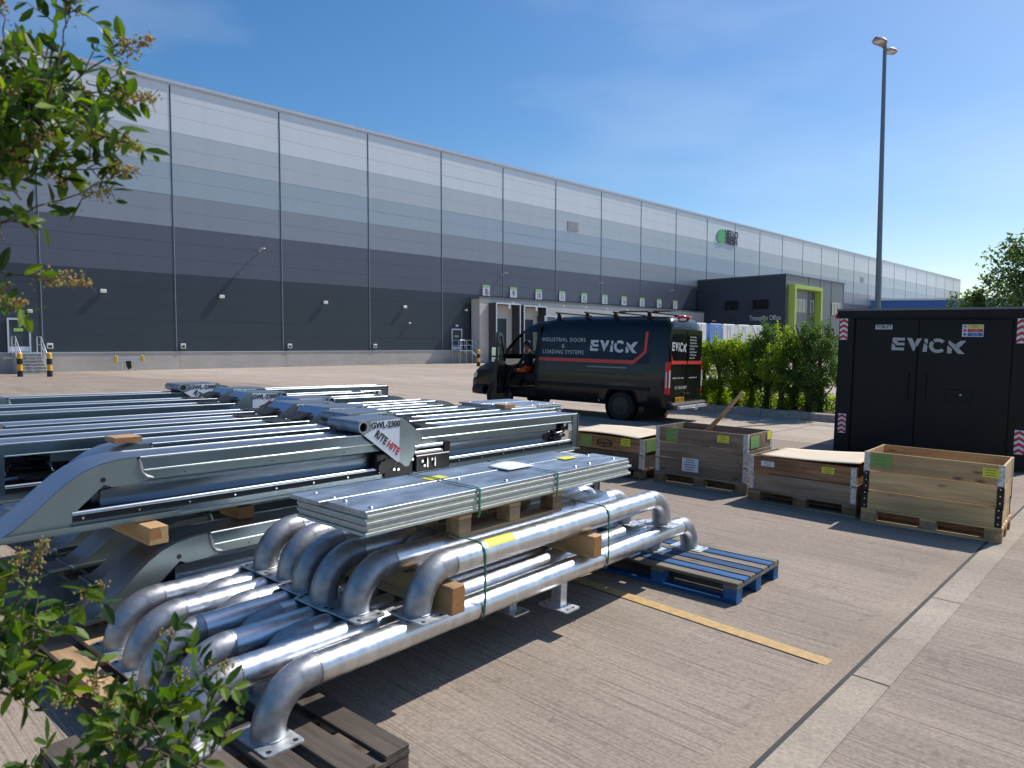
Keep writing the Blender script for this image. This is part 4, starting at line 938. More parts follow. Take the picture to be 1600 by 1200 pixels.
for z in (.35,1.2,2.0): 
    v=MB(); v.cyl((UW-.28,-.02,z),(UW-.28,-.02,z+.12),.012,8); v.build('hinge',M['vtrim'],cb)
def chevron(x,z0,h,w=.125,up=True):
    v=MB(); v.box(x-w/2,x+w/2,-.026,-.021,z0,z0+h); o=v.build('reflective_marker',M['reflw'],cb)
    v=MB(); n=4; p=h/n
    for k in range(n):
        zb=z0+k*p; P=[(-w/2,zb),(0,zb+p*.45),(w/2,zb),(w/2,zb+p*.5),(0,min(z0+h,zb+p*.95)),(-w/2,zb+p*.5)]
        v.add([(x+a,-.0275,b) for a,b in P],[(0,1,4,5),(1,2,3,4)])
    v.build('red_chevron',M['reflr'],o,fixn=False)
chevron(.075,1.96,.36); chevron(.12,.36,.33); chevron(UW-.18,1.94,.37); chevron(UW-.13,.28,.36)
v=MB(); v.box(.57,.82,-.02,-.0135,2.14,2.215); o=v.build('toilet_notice',M['vinylw'],cb); text('notice_letters','TOILET',.07,M['ink'],o,facing((.695,-.0215,2.178),(1,0,0)),off=.002)
wordmark('wordmark',.21,mat('grey_vinyl',(.42,.43,.44),.5,var=.03),cb,facing((1.35,-.0145,1.885),(1,0,0))@Matrix.Rotation(R(-1.0),4,'Z'),sx=1.0)
v=MB(); v.box(1.80,2.08,-.02,-.0135,2.03,2.22); o=v.build('safety_sign',M['vinylw'],cb)
for i,(mm,z) in enumerate((('yl',2.165),('redink',2.103),('bl',2.041))):
    v=MB(); v.box(1.875,2.07,-.0225,-.0205,z,z+.048); v.build('sign_strip',M[mm],o)
    v=MB(); v.cyl((1.838,-.0205,z+.024),(1.838,-.0225,z+.024),.021,12 if i else 3); v.build('sign_symbol',M[('ink','redink','bl')[i]],o)
    text('sign_letters',('CAUTION\nTake care','No unauthorised\naccess','Please wash\nyour hands')[i],.02,M['ink' if i==0 else 'vinylw'],o,facing((1.97,-.0230,z+.024),(1,0,0)),line=.9)
v=MB(); v.tube([(-.06,-.02,UH-.11),(-.03,-.02,UH-.11)],.045,12); v.build('marker_lamp',M['redlens'],cb)
v=MB(); v.bev(UW-.2,UW-.02,.1,.35,UH+.015,UH+.1,.02); v.build('roof_vent',M['wlamp'],cb)
for x in (.25,UW-.25):
    v=MB(); v.box(x-.06,x+.06,.1,.22,0,.06); v.build('jack_foot',M['vtrim'],cb)
for y in (1.8,2.5):
    for x in (-.01,UW+.01):
        v=MB(); v.cyl((x-.08 if x>1 else x+.08,y,.3),(x,y,.3),.3,20); v.build('wheel',M['tyre'],cb)
#%%PALLETS
def pallet(name,lab,M4,Lx,Ly,deck,block,nd=7,bw=.1,grp=None,alt=None,cat='pallet',h=.144,parent=None,bl=.1,ndy=3):
    """deck boards run along local y, bottom skids along local x"""
    t=parent or thing(name,lab,cat,M4,grp)
    M5=Matrix.Identity(4) if parent is None else M4
    for k in range(nd):
        x=(Lx-bw)*k/(nd-1); w=bw
        v=MB(); v.bev(x+.002,x+w-.002,0,Ly,h-.022+random.uniform(-.001,.001),h,.003,j=.0015); v.build('deck_board',(alt if (alt and k%2) else deck),t,M5)
    for jy in range(ndy):
        y=(Ly-.1)*jy/(ndy-1)
        v=MB(); v.bev(0,Lx,y,y+.1,h-.044,h-.0225,.002,j=.001); v.build('stringer_board',deck,t,M5)
        for kx in range(3):
            x=(Lx-bl)*kx/2; v=MB(); v.bev(x,x+bl,y+.002,y+.098,.0225,h-.0445,.003,j=.0008); v.build('block',block,t,M5)
            if jy==0: v=MB(); v.bev(x,x+bl,0,Ly,0,.022,.002); v.build('bottom_board',block,t,M5)
    return t
# crates: local x along QV (long side, facing the camera is y=0), y along EV
def crate(lab,a,b,cols,ncols,grp,hm,Lx=1.2,Ly=.8,rot=0):
    t=thing('wooden_crate',lab,'crate',YM(Vector((a,b,0)),ANG_Q+rot),grp)
    # pallet with skids along x
    for k in range(5):
        v=MB(); v.bev(0,Lx,k*(Ly-.14)/4,k*(Ly-.14)/4+.14,.122,.144,.003); v.build('deck_board',cols[0],t)
    for y in (0,(Ly-.1)/2,Ly-.1):
        for x in (0,(Lx-.14)/2,Lx-.14):
            v=MB(); v.bev(x,x+.14,y,y+.1,.0225,.1,.004); v.build('block',M['woodb'] if cols[0]!=M['woody'] else M['woodp'],t)
        v=MB(); v.bev(0,Lx,y,y+.1,0,.022,.002); v.build('bottom_board',cols[0],t)
    for x in (0,(Lx-.14)/2,Lx-.14):
        v=MB(); v.bev(x,x+.14,0,Ly,.1005,.1215,.002); v.build('stringer_board',cols[0],t)
    for c in range(ncols):
        z0=.146+c*.195; z1=z0+.187; o=random.uniform(-.006,.006); m=cols[c]; th=.02
        v=MB(); v.bev(.01+o,Lx-.01+o,.005,.005+th,z0,z1,.002,j=.001); v.bev(.01+o,Lx-.01+o,Ly-.025,Ly-.005,z0,z1,.002,j=.001)
        v.bev(.01+o,.01+th+o,.026,Ly-.026,z0,z1,.002); v.bev(Lx-.03+o,Lx-.01+o,.026,Ly-.026,z0,z1,.002)
        cc=v.build('collar',m,t)
        for x,y in((.01,.005),(Lx-.01,.005),(.01,Ly-.005),(Lx-.01,Ly-.005)):
            sx=1 if x<.5 else -1; sy=1 if y<.4 else -1
            v=MB(); x1=x+o-sx*.004; y1=y-sy*.004
            v.box(min(x1,x1+sx*.055),max(x1,x1+sx*.055),min(y1,y1+sy*.003),max(y1,y1+sy*.003),z0-.03 if c else z0,z1)
            v.box(min(x1,x1+sx*.003),max(x1,x1+sx*.003),min(y1+sy*.004,y1+sy*.055),max(y1+sy*.004,y1+sy*.055),z0-.03 if c else z0,z1)
            for q in range(3):
                v.cyl((x1+sx*.028,y1,z0+.03+.065*q),(x1+sx*.028,y1-sy*.003,z0+.03+.065*q),.006,6,1)
            v.build('hinge',[hm[c],M['bolt']],cc)
    return t
def sticker(t,x0,x1,z0,z1,m,name='sticker',y=.003,lines=3):
    v=MB(); v.box(x0,x1,y-.003,y-.001,z0,z1); o=v.build(name,m,t)
    v=MB()
    for k in range(lines):
        zz=z0+(z1-z0)*(k+.7)/(lines+.6); ww=random.uniform(.5,.8)*(x1-x0)/2; cx=(x0+x1)/2; v.box(cx-ww*.9,cx+ww*.9,y-.0045,y-.0032,zz,zz+(z1-z0)*.05)
    v.build('printed_line',M['ink'] if m!=M['gstick'] else mat('sticker_rust',(.28,.2,.06),.6),o)
def cpos(x,y): return x,y
HS=[M['hinge']]*3; HB=[M['hingeb'],M['hingeb'],M['hinge']]
c4=crate('tall pale pine crate of three collars with black hinges, rightmost in its row',3.579,7.149,[M['woody']]*3,3,'pallet collar crates',HB)
c3=crate('low two collar crate with a red stained top collar and beige lid',2.71,8.02,[M['woodg'],M['woodr']],2,'pallet collar crates',HS,1.16,rot=R(-1.5))
c2=crate('grey weathered open crate of three collars holding a plank',1.842,9.045,[M['woodg']]*3,3,'pallet collar crates',HS,1.22)
c1=crate('low crate with an oval stamp beside the steel frames, leftmost of its row',.78,9.86,[M['woodd'],M['woodr']],2,'pallet collar crates',HS,1.2)
c1.matrix_basis=YM(Vector((1.695,9.068,0))-QV*1.2,ANG_Q)
sticker(c4,.07,.26,.58,.71,M['gstick']); sticker(c4,1.02,1.15,.60,.69,M['ystick'])
sticker(c3,.80,.93,.43,.50,M['ystick']); sticker(c3,.14,.29,.42,.48,M['paper'])
sticker(c2,.15,.31,.55,.72,M['gstick']); sticker(c2,.83,.98,.60,.69,M['ystick']); sticker(c2,.38,.60,.19,.36,M['paper'],'shipping_note',lines=5)
sticker(c1,.22,.40,.36,.51,M['gstick']); sticker(c1,.86,1.0,.42,.52,M['ystick'])
v=MB(); v.box(1.213,1.216,.08,.35,.55,.70); v.build('sticker',M['gstick'],c2); v=MB(); v.box(1.213,1.216,.62,.76,.62,.72); v.build('sticker',M['ystick'],c2)
v=MB(); v.box(1.194,1.197,.08,.6,.36,.52); v.build('sticker',M['gstick'],c1)
v=MB(); v.ring((.60,.003,.43),(.60,.0005,.43),.065,.078,24)
v.v=[((x-.60)*1.6+.60,y,(z-.43)*.75+.43) for x,y,z in v.v]; v.box(.50,.70,-.0005,.0025,.42,.437); v.box(.592,.606,-.0005,.0025,.385,.419); v.build('oval_stamp',M['ink'],c1)
# loose beige lids
def lid(name,lab,M4,Lx,Ly,bends,m,seed=1):
    rnd=random.Random(seed); v=MB(); nx,ny=14,8; vs=[]
    for s in(0,.004):
        for j in range(ny):
            for i in range(nx):
                x=Lx*i/(nx-1); y=Ly*j/(ny-1); vs.append((x,y,bends(x/Lx,y/Ly)+s))
    N=nx*ny
    fs=[(j*nx+i,j*nx+i+1,(j+1)*nx+i+1,(j+1)*nx+i) for j in range(ny-1) for i in range(nx-1)]
    v.add(vs,fs+[tuple(N+k for k in f) for f in fs]+[(i,i+1,N+i+1,N+i) for i in range(nx-1)]+[((ny-1)*nx+i,(ny-1)*nx+i+1,N+(ny-1)*nx+i+1,N+(ny-1)*nx+i) for i in range(nx-1)]+[(j*nx,(j+1)*nx,N+(j+1)*nx,N+j*nx) for j in range(ny-1)]+[(j*nx+nx-1,(j+1)*nx+nx-1,N+(j+1)*nx+nx-1,N+j*nx+nx-1) for j in range(ny-1)],0,True)
    o=v.build(name,m,None,M4); return tag(o,lab,'lid')
lid('crate_lid','thin sagging beige board lying over the red stained crate',c3.matrix_basis@Matrix.Translation((.12,-.015,.541)),1.06,.84,lambda x,y:.002+.045*abs(x-.15)**2+.035*y*x,M['ply'])
lid('crate_lid','wide flat beige board lying over the leftmost crate beside the steel frames',c1.matrix_basis@Matrix.Translation((.0,-.03,.541)),1.12,.86,lambda x,y:.002+.02*math.sin(x*PI)+.02*y,M['ply'])
# plank standing in crate c2
v=MB(); A=[];B=[];n=10
def pk(t): return (.45+.42*t+.08*t*t,.25+.18*t,.58+.55*t-.03*math.sin(t*PI)+.08*t*t)
for k in range(n):
    t_=k/(n-1); x,y,z=pk(t_); w=.045*(1-.55*t_); A.append((x-w*.3,y-w,z+w*.3)); B.append((x+w*.3,y+w,z-w*.3))
v.strip(A,B); v.strip([(a[0]+.006,a[1],a[2]-.012) for a in A],[(a[0]+.006,a[1],a[2]-.012) for a in B]); 
A2=[(a[0]+.006,a[1],a[2]-.012) for a in A]; B2=[(a[0]+.006,a[1],a[2]-.012) for a in B]; v.strip(A,A2); v.strip(B,B2); v.add([A[0],B[0],B2[0],A2[0]],[(0,1,2,3)]); v.add([A[-1],B[-1],B2[-1],A2[-1]],[(0,1,2,3)])
tag(v.build('bent_plank',M['woodq'],None,c2.matrix_basis),'thin bent strip of wood sticking up out of the open grey crate','plank')
# blue pallet, boards run along QV
def palm(a,b,rot=0,h=0): return YM(AB(a,b,h),ANG_E+rot)   # local x=e, y=-q
pallet('pallet','blue painted pallet with worn top boards under the far pipe ends','%s' and palm(4.53,-1.82),.8,1.2,M['bluew'],M['blue'],7,.1,'pallets',alt=M['blue'])
pallet('pallet','dark weathered pallet under the near ends of the pipes',palm(.83,-2.02),.96,1.0,M['woodd'],M['woodd'],6,.125,'pallets')
pallet('pallet','pale brown pallet under the pipes at the left beside the shrub',palm(1.13,-3.14),.9,1.15,M['woodp'],M['woodb'],6,.11,'pallets')
pallet('pallet','pallet under the right hand ends of the steel guide frames',palm(4.6,-3.9,0,0),.8,1.2,M['woodp'],M['woodb'],6,.1,'pallets')
pallet('pallet','pallet in the shadow below the middle of the guide frames',palm(1.7,-4.4,0,0),.8,1.2,M['woodd'],M['woodb'],6,.1,'pallets')
#%%PIPES
def guide(L_,lab,a,b,h,leg=None,grp='galvanised pipe wheel guides',r=.066,Rb=.185,master=None):
    t=thing('pipe_wheel_guide',lab,'pipe rail',YM(AB(a,b,h),ANG_E),grp)   # local x along pipe
    zc=.205
    v=MB(); v.tube([(Rb+.02+(L_-2*Rb-.04)*k/6,0,zc) for k in range(7)],r,28,caps=False); 
    v.build('pipe',M['galv'],t)
    for sgn,x0 in((1,0),(-1,L_)):
        v=MB(); pts=[(x0,0,.008)]+[(x0+sgn*(Rb-Rb*math.cos(R(q))),0,zc-Rb+Rb*math.sin(R(q))) for q in range(0,91,9)]+[(x0+sgn*(Rb+.022),0,zc)]
        v.tube(pts,r+.0012,28,caps=False); v.ring((x0+sgn*(Rb+.02),0,zc),(x0+sgn*(Rb+.026),0,zc),r,r+.0028,28,0)
        v.build('elbow',M['elbow'],t)
        v=MB()
        P=rr(-.085,.085,-.13,.13,.018); v.prism(P,lambda u,w,q:(x0+u,w,q),0,.008)
        for sx in(-1,1):
            for sy in(-1,1): v.cyl((x0+sx*.058,sy*.102,.0081),(x0+sx*.058,sy*.102,.0086),.011,12,1)
        v.tube([(x0+.066*math.cos(q),.066*math.sin(q),.011) for q in [2*PI*k/20 for k in range(21)]],.005,5,2)
        v.build('base_plate',[M['plate'],M['bb'],M['elbow']],t)
    if leg:
        x=leg; v=MB(); v.box(x-.03,x+.03,-.035,.035,.008,zc-r+.012); lg_=v.build('support_leg',M['plate'],t)
        v=MB(); v.prism(rr(-.07,.07,-.11,.11,.015),lambda u,w,q:(x+u,w,q),0,.008)
        for sy in(-1,1): v.cyl((x+.03,sy*.085,.0081),(x+.03,sy*.085,.0086),.009,10,1); v.cyl((x-.03,sy*.085,.0081),(x-.03,sy*.085,.0086),.009,10,1)
        v.build('foot_plate',[M['plate'],M['bb']],lg_)
    return t
b0=-2.455; db=-.134
def g_lab(i,layer): return ''
for b,a,L_,lg_,lab in ((-2.455,1.44,3.68,1.93,'nearest lower wheel guide pipe running right to the blue pallet'),
 (-2.64,1.20,3.66,1.92,'second lower wheel guide pipe from the near side, elbow just left of the nearest'),
 (-2.775,1.62,3.0,None,'set back lower wheel guide pipe in the first gap behind the two nearest'),
 (-2.91,1.32,3.62,None,'third lower wheel guide pipe with its elbow behind the shrub'),
 (-3.045,1.64,2.9,None,'set back lower wheel guide pipe in the second gap of the layer'),
 (-3.18,1.32,3.6,None,'fourth lower wheel guide pipe with its elbow behind the shrub'),
 (-3.315,1.66,2.8,None,'set back lower wheel guide pipe in the third gap of the layer'),
 (-3.45,1.36,3.6,1.9,'fifth lower wheel guide pipe, one in from the left side'),
 (-3.585,1.68,2.7,None,'set back lower wheel guide pipe in the gap at the left side'),
 (-3.73,1.38,3.6,1.9,'leftmost lower wheel guide pipe beside the steel frames')): guide(L_,lab,a,b,.144,lg_)
up_=[(2.22,2.42,-2.455,'nearest upper wheel guide pipe carrying a yellow tag, timber under its elbow'),(2.03,2.45,-2.68,'second upper wheel guide pipe from the near side, plate sticking out'),(2.02,2.42,-2.92,'third upper wheel guide pipe from the near side'),(2.06,2.4,-3.14,'fourth upper wheel guide pipe, in the shade of the steel sheets'),(2.10,2.35,-3.34,'fifth upper wheel guide pipe, in the shade of the steel sheets'),(2.10,2.3,-3.58,'upper wheel guide pipe farthest left by the guide frames')]
UH0=.418
for k_,(a,L_,b,lab) in enumerate(up_):
    gg=guide(L_,lab,a,b,UH0,None)
    if k_==0:
        v=MB(); A=[];B=[]
        for q in range(8,62,6): A.append((.44,-.0673*math.sin(R(q)),.205+.0673*math.cos(R(q)))); B.append((.66,-.0673*math.sin(R(q)),.205+.0673*math.cos(R(q))))
        v.strip(A,B); v.build('yellow_label',M['ystick'],gg,fixn=False)
guide(1.9,'short upper wheel guide pipe tucked in behind the second one',2.42,-2.80,UH0,None)
# timbers between layers
def timber(lab,a0,b0_,b1,h0,h1,w=.1,m='timber',name='timber_block',rot=0):
    t=thing(name,lab,'timber',YM(AB(a0,b0_,h0),ANG_E+rot),'loose timber packers')
    L_=b0_-b1
    v=MB(); v.bev(-w/2,w/2,.001,L_,0,h1-h0,.004,j=.002); v.build('timber_body',M[m],t)
    v=MB(); v.box(-w/2+.0025,w/2-.0025,-.0005,.0012,.0025,h1-h0-.0025); v.build('end_grain',M['timend'],t)
    return t
timber('double timber packer under the nearest upper pipe close to its near elbow',2.37,-2.33,-3.6,.41,.545,.09)
timber('timber packer under the far part of the upper pipes',3.62,-2.35,-3.6,.41,.545,.09)
timber('square timber block sticking out between the two steel guide frames at the left',1.61,-3.80,-4.9,.605,.70,.10)
timber('small timber packer in the dark gap between the guide frames',2.28,-4.10,-4.35,.575,.65,.10)
timber('short timber chock lying on top of the guide frames at the left',1.72,-4.46,-4.60,1.064,1.10,.16,'woodp')
timber('short timber chock lying on top of the guide frames at the right end',5.5,-4.66,-4.80,1.064,1.10,.16,'woodp')
# sheet stack on its pallet
ph=.675+.0
pp=pallet('pallet','small pale pallet on the upper pipes carrying the steel sheets',palm(3.55,-2.58,PI/2,ph),.6,.93,M['woodp'],M['woodp'],5,.1,'pallets')
def sheets(lab,a,b,h,L_,wd,n=7,grp='banded stacks of zinc sheets',tags=True,bands=()):
    t=thing('sheet_stack',lab,'steel sheets',YM(AB(a,b,h),ANG_E),grp)
    z=0
    for k in range(n):
        th=.0165; o=random.uniform(-.012,.012); o2=random.uniform(-.006,.006)
        v=MB()
        if k==n-1:   # top: two half-width panels with a step
            w1=wd*.55
            v.bev(o,L_+o,0,w1,z,z+th,.001,0); v.bev(-.04,L_*.93,w1+.003,wd,z+.001,z+th+.004,.001,0)
        else: v.bev(o,L_+o+(.04 if k%3==0 else 0),o2,wd+o2,z,z+th-.0012,.0015,1)
        v.build('sheet',[M['zsheet'],M['zedge']],t); z+=th
    v=MB()
    for x,y in((.07,.05),(.07,wd*.45),(.07,wd*.62),(.07,wd*.9),(L_-.1,.06),(L_-.1,wd*.5),(L_-.4,.06),(L_*.45,.05),(L_*.38,wd*.5),(L_*.75,.05)): v.tube([(x,y,z),(x,y,z+.005),(x,y,z+.008)],.012,8,rf=[.013,.011,.003])
    v.build('bolt_head',M['bolt'],t)
    return t,z
# place: local y = -q ; near edge b=-2.54
st,zt=sheets('banded stack of grey zinc sheets on a pallet above the pipes',1.97,-2.54,ph+.145,2.3,.54)
for x,y in((.78,.36),(1.95,.28)):
    v=MB(); v.box(x-.07,x+.07,y-.04,y+.04,zt+.006,zt+.0075); v.build('yellow_label',M['ystick'],st)
pw=lid('paper_sheet','white delivery paper lying on the zinc sheets',st.matrix_basis@Matrix.Translation((1.26,.22,zt+.006)),.25,.17,lambda x,y:.012*math.sin(x*3)*y+.004,M['paper']); pw['category']='paper'
# straps: ribbon loops across b at given a
def strap(name,lab,frame,x,pts,w=.017):
    v=MB(); A=[(x-w/2+.004*math.sin(i*1.7),y,z) for i,(y,z) in enumerate(pts)]; B=[(x+w/2+.004*math.sin(i*1.7),y,z) for i,(y,z) in enumerate(pts)]
    v.strip(A,B); o=v.build(name,M['strap'],None,frame,fixn=False); md=None
    bm=bmesh.new(); bm.from_mesh(o.data); bmesh.ops.solidify(bm,geom=bm.faces[:],thickness=.0015); bm.to_mesh(o.data); bm.free()
    return tag(o,lab,'strap','green plastic straps')
F0=YM((0,0,0),ANG_E)    # local x=a, y=-b
for x,lab in((2.62,'green strap round the pipes near the timber packer'),(3.80,'green strap round the right hand part of the pipes')):
    pts=[(2.455,.277),(2.41,.288),(2.388,.31),(2.383,.35),(2.384,.40)]+[(2.455-.0695*math.sin(R(q)),UH0+.205+.0695*math.cos(R(q))) for q in (115,90,60,30,0)]+[(2.56,UH0+.27),(2.68,UH0+.2755),(2.82,UH0+.27),(2.92,UH0+.2755),(3.14,UH0+.2755),(3.34,UH0+.2755),(3.58,UH0+.2755),(3.66,.6),(3.83,.42),(3.86,.35),(3.8,.28)]
    strap('strap',lab,F0,x,pts)
for x,lab in((2.72,'green strap round the zinc sheets over the yellow label'),(3.42,'green strap round the zinc sheets beside the white paper')):
    zt_=ph+.145+zt+.006; pts=[(2.535,ph+.11),(2.53,ph+.13),(2.528,zt_-.005),(2.54,zt_+.002),(2.8,zt_+.003),(2.85,zt_+.007),(3.085,zt_+.006),(3.095,zt_-.01),(3.09,ph+.13)]
    strap('strap',lab,F0,x,pts)
#%%FRAMES
FW=.26; FL=4.95; FH=.345
def guideframe(label,M4):
    t=thing('steel_guide_frame',label,'guide frame',M4,'galvanised vehicle restraint guide frames')  # local x: flare->end, y away
    # flared end side plates (both sides) with curved outer edge
    outer=[(.0,.0),(.1,.0),(.16,.015),(.22,.05),(.30,.115),(.38,.19),(.45,.25),(.52,.295),(.60,.325),(.70,.343),(.78,.3455),(.80,.27),(.86,.245),(.84,.215),(.78,.205),(.66,.20),(.62,.22),(.50,.11),(.47,.075),(.47,.0)]
    outer=[(x,z) for x,z in outer]
    poly=outer[:]
    for y0 in (0,FW-.012):
        v=MB(); n=len(poly)
        v.prism(poly,lambda u,w,q:(u,q,w),y0,y0+.012); v.cyl((.615,y0-.001,.245),(.615,y0+.013,.245),.014,12,1); v.build('flare_side_plate',[M['cream'],M['bb']],t)
        v=MB(); v.tube([(.795,y0+.006,.335),(.80,y0+.002,.30),(.81,y0+.003,.26),(.83,y0+.003,.235),(.87,y0+.004,.225)],.008,6,rf=[.008,.013,.009,.014,.006]); v.build('weld_bead',M['elbow'],t)
    cur=[(.0,.002),(.1,.003),(.16,.018),(.22,.053),(.30,.118),(.38,.193),(.45,.253),(.52,.298),(.60,.328),(.70,.346),(.80,.3485)]
    v=MB(); v.strip([(x,.0,z) for x,z in cur],[(x,FW,z) for x,z in cur]); v.strip([(x,.0,z-.006) for x,z in cur],[(x,FW,z-.006) for x,z in cur]); v.build('flare_ramp',M['zlit'],t)
    # top channel with rolled lips
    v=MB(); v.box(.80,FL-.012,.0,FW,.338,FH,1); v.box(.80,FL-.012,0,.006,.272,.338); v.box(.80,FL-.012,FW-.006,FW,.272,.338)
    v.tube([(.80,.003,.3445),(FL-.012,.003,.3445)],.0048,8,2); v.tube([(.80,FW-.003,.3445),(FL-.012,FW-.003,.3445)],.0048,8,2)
    v.build('top_channel',[M['zinc'],M['zlit'],M['bright']],t)
    v=MB()
    for s in (0,1):
        f=(lambda y:y) if s==0 else (lambda y:FW-y)
        v.tube([(.82,f(.003),.272),(FL-.02,f(.003),.272)],.0055,8)
    v.build('rolled_lip',mat('pale_lip',(.62,.74,.72),.3,1,var=.03),t)
    prof=[(.018,.27),(.018,.215),(.034,.205),(.05,.18),(.06,.14),(.055,.10),(.03,.092)]
    for s in (0,1):
        f=(lambda y:y) if s==0 else (lambda y:FW-y)
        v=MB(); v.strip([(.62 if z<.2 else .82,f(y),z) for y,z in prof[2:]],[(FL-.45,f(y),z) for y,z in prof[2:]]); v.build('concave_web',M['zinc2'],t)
        v=MB(); v.strip([(.80,f(y),z) for y,z in prof[:3]],[(FL-.34,f(y),z) for y,z in prof[:3]],0,False)
        for k in range(7): v.cyl((1.05+.55*k,f(.018),.235),(1.05+.55*k,f(.016),.235),.005,8,1)
        v.build('upper_strip',[M['cream'],M['bb']],t)
        v=MB(); v.tube([(.47,f(.008),.088),(FL-.1,f(.008),.088)],.012,10); v.build('guide_tube',M['zlit'],t)
        v=MB(); v.box(.47,FL-.02,min(f(.004),f(.012)),max(f(.004),f(.012)),.048,.076); bs=v.build('wear_strip',M['rubber'],t)
        v=MB()
        for k in range(16): v.tube([(.52+.275*k,f(.004),.061),(.52+.275*k,f(-.003),.061)],.006,8)
        v.build('strip_bolt',M['bolt'],bs)
        v=MB(); v.box(.47,FL-.02,min(f(-.004),f(.02)),max(f(-.004),f(.02)),.014,.046); v.build('bottom_rail',M['zinc'],t)
    v=MB(); v.box(.12,FL,-.035,FW+.035,0,.012); v.box(.12,1.0,-.045,-.03,.0125,.03); v.build('base_flange',M['cream'],t)
    # end box
    v=MB(); v.box(FL-.012,FL,-.012,.05,.0125,FH+.004); v.box(FL-.012,FL,FW-.05,FW+.012,.0125,FH+.004); v.box(FL-.012,FL,.0505,FW-.0505,.0125,.06); v.box(FL-.012,FL,.0505,FW-.0505,.28,FH+.004); v.box(FL-.10,FL-.0125,-.006,-.001,.0125,.338); v.box(FL-.10,FL-.0125,FW+.001,FW+.006,.0125,.338); v.build('end_plate',M['zinc'],t)
    v=MB()
    for k in range(5):
        zz=.13+.028*k; v.cyl((FL-.40+.02*k,.06+.03*(k%2),zz),(FL-.16,.05+.04*(k%3),zz+.01),.016,8)
    v.bev(FL-.36,FL-.22,.03,.2,.10,.15,.008); v.bev(FL-.25,FL-.12,.02,.12,.19,.25,.008); v.cyl((FL-.45,.05,.16),(FL-.45,.21,.16),.045,14); v.tube([(FL-.40,.03,.21),(FL-.33,.01,.17),(FL-.26,.02,.14),(FL-.2,.02,.19)],.008,6)
    v.build('drive_mechanism',M['blackm'],t)
    v=MB(); v.box(FL-.16,FL-.11,.0,.01,.20,.255); v.box(FL-.23,FL-.19,.004,.012,.235,.262); v.cyl((FL-.36,.015,.175),(FL-.26,.01,.185),.006,6); v.build('bright_fitting',M['silver'],t)
    # inner core so one cannot see through
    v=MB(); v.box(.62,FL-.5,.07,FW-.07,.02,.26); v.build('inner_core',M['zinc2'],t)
    # carriage
    X=2.26
    P=[(X-.03,.445),(X+.37,.453),(X+.585,.30),(X+.44,.085),(X+.41,.082),(X-.025,.375),(X-.045,.41)]
    for y0,y1,yt,sx in((-.03,-.022,-.0315,1),(FW+.022,FW+.03,FW+.0315,-1)):
        v=MB(); v.prism(P,lambda u,w,q:(u,q,w),y0,y1); cp=v.build('carriage_plate',M['cream'],t)
        L2=[(X+.08,.437),(X+.345,.446),(X+.345,.125),(X+.33,.125),(X+.02,.345),(X+.08,.37)]
        v=MB(); v.prism(L2,lambda u,w,q:(u,q,w),min(yt,yt+.0015*sx),max(yt,yt+.0015*sx)); v.build('carriage_label',M['label'],cp)
        yy=yt-.0025*sx
        if sx>0: fr=lambda x,z:facing((x,yy,z),(1,0,0))
        else: fr=lambda x,z:facing((x,yy,z),(-1,0,0))
        rot=R(-36.5) if sx>0 else R(36.5)
        text('label_letters','GWL-2300',.063,M['ink'],cp,fr(X+.213,.407),off=.002,sx=.92,ext=.0003)
        text('label_letters','RITE',.074,M['ink'],cp,fr(X+.172 if sx>0 else X+.289,.318 if sx>0 else .232)@Matrix.Rotation(rot,4,'Z'),off=.0024,sx=.86,ext=.0003)
        text('label_letters','HITE',.074,M['redink'],cp,fr(X+.286 if sx>0 else X+.175,.234 if sx>0 else .317)@Matrix.Rotation(rot,4,'Z'),off=.0024,sx=.86,ext=.0003)
    v=MB(); v.box(X-.03,X+.37,-.022,FW+.022,.440,.450); v.prism([(X+.37,.450),(X+.585,.30),(X+.577,.292),(X+.365,.44)],lambda u,w,q:(u,q,w),-.022,FW+.022); v.prism([(X+.01,.375),(X+.05,.352),(X+.05,.44),(X+.01,.44)],lambda u,w,q:(u,q,w),.0,FW); v.build('carriage_hood',M['zlit'],t)
    v=MB(); v.ring((X,-.05,.405),(X,FW+.05,.405),.032,.044,22); v.build('roller_tube',M['elbow'],t)
    v=MB(); v.cyl((X,-.03,.405),(X,FW+.03,.405),.0315,16); v.build('roller_bore',mat('roller_bore',(.10,.07,.045),.7),t)
    v=MB(); v.prism([(X+.55,.335),(X+.60,.352),(X+.82,.356),(X+.80,.3495),(X+.58,.3495)],lambda u,w,q:(u,q,w),.01,FW-.01); v.prism([(X+.46,.40),(X+.60,.355),(X+.62,.365),(X+.49,.412)],lambda u,w,q:(u,q,w),.03,FW-.03); v.build('rubber_skid',M['rubber'],t)
    v=MB(); v.box(X+.22,X+.50,-.02,.06,.02,.155); v.bev(X+.50,X+.86,-.045,.05,.03,.155,.006); v.box(X+.80,X+.86,-.04,.03,.155,.235); v.bev(X+.15,X+.30,-.01,.05,.08,.2,.01)
    v.box(X+.22,X+.50,FW-.06,FW+.02,.02,.155); v.bev(X+.50,X+.86,FW-.05,FW+.045,.03,.155,.006)
    v.cyl((X+.20,-.03,.10),(X+.20,.03,.10),.045,14); v.build('carriage_block',M['blackm'],t)
    for z in(.172,.218):
        v=MB(); pts=[(X+.50+.003*k,-.02+.013*math.cos(k*.9),z+.013*math.sin(k*.9)) for k in range(92)]; v.cyl((X+.50,-.02,z),(X+.79,-.02,z),.0155,12)
        v.build('spring',M['plate'],t)
    v=MB()
    for x,z in((X+.30,.075),(X+.34,.07),(X+.48,.13),(X+.56,.11),(X+.58,.075),(X+.66,.115)): v.cyl((x,-.02 if x<X+.5 else -.045,z),(x,-.033 if x<X+.5 else -.055,z),.011,10)
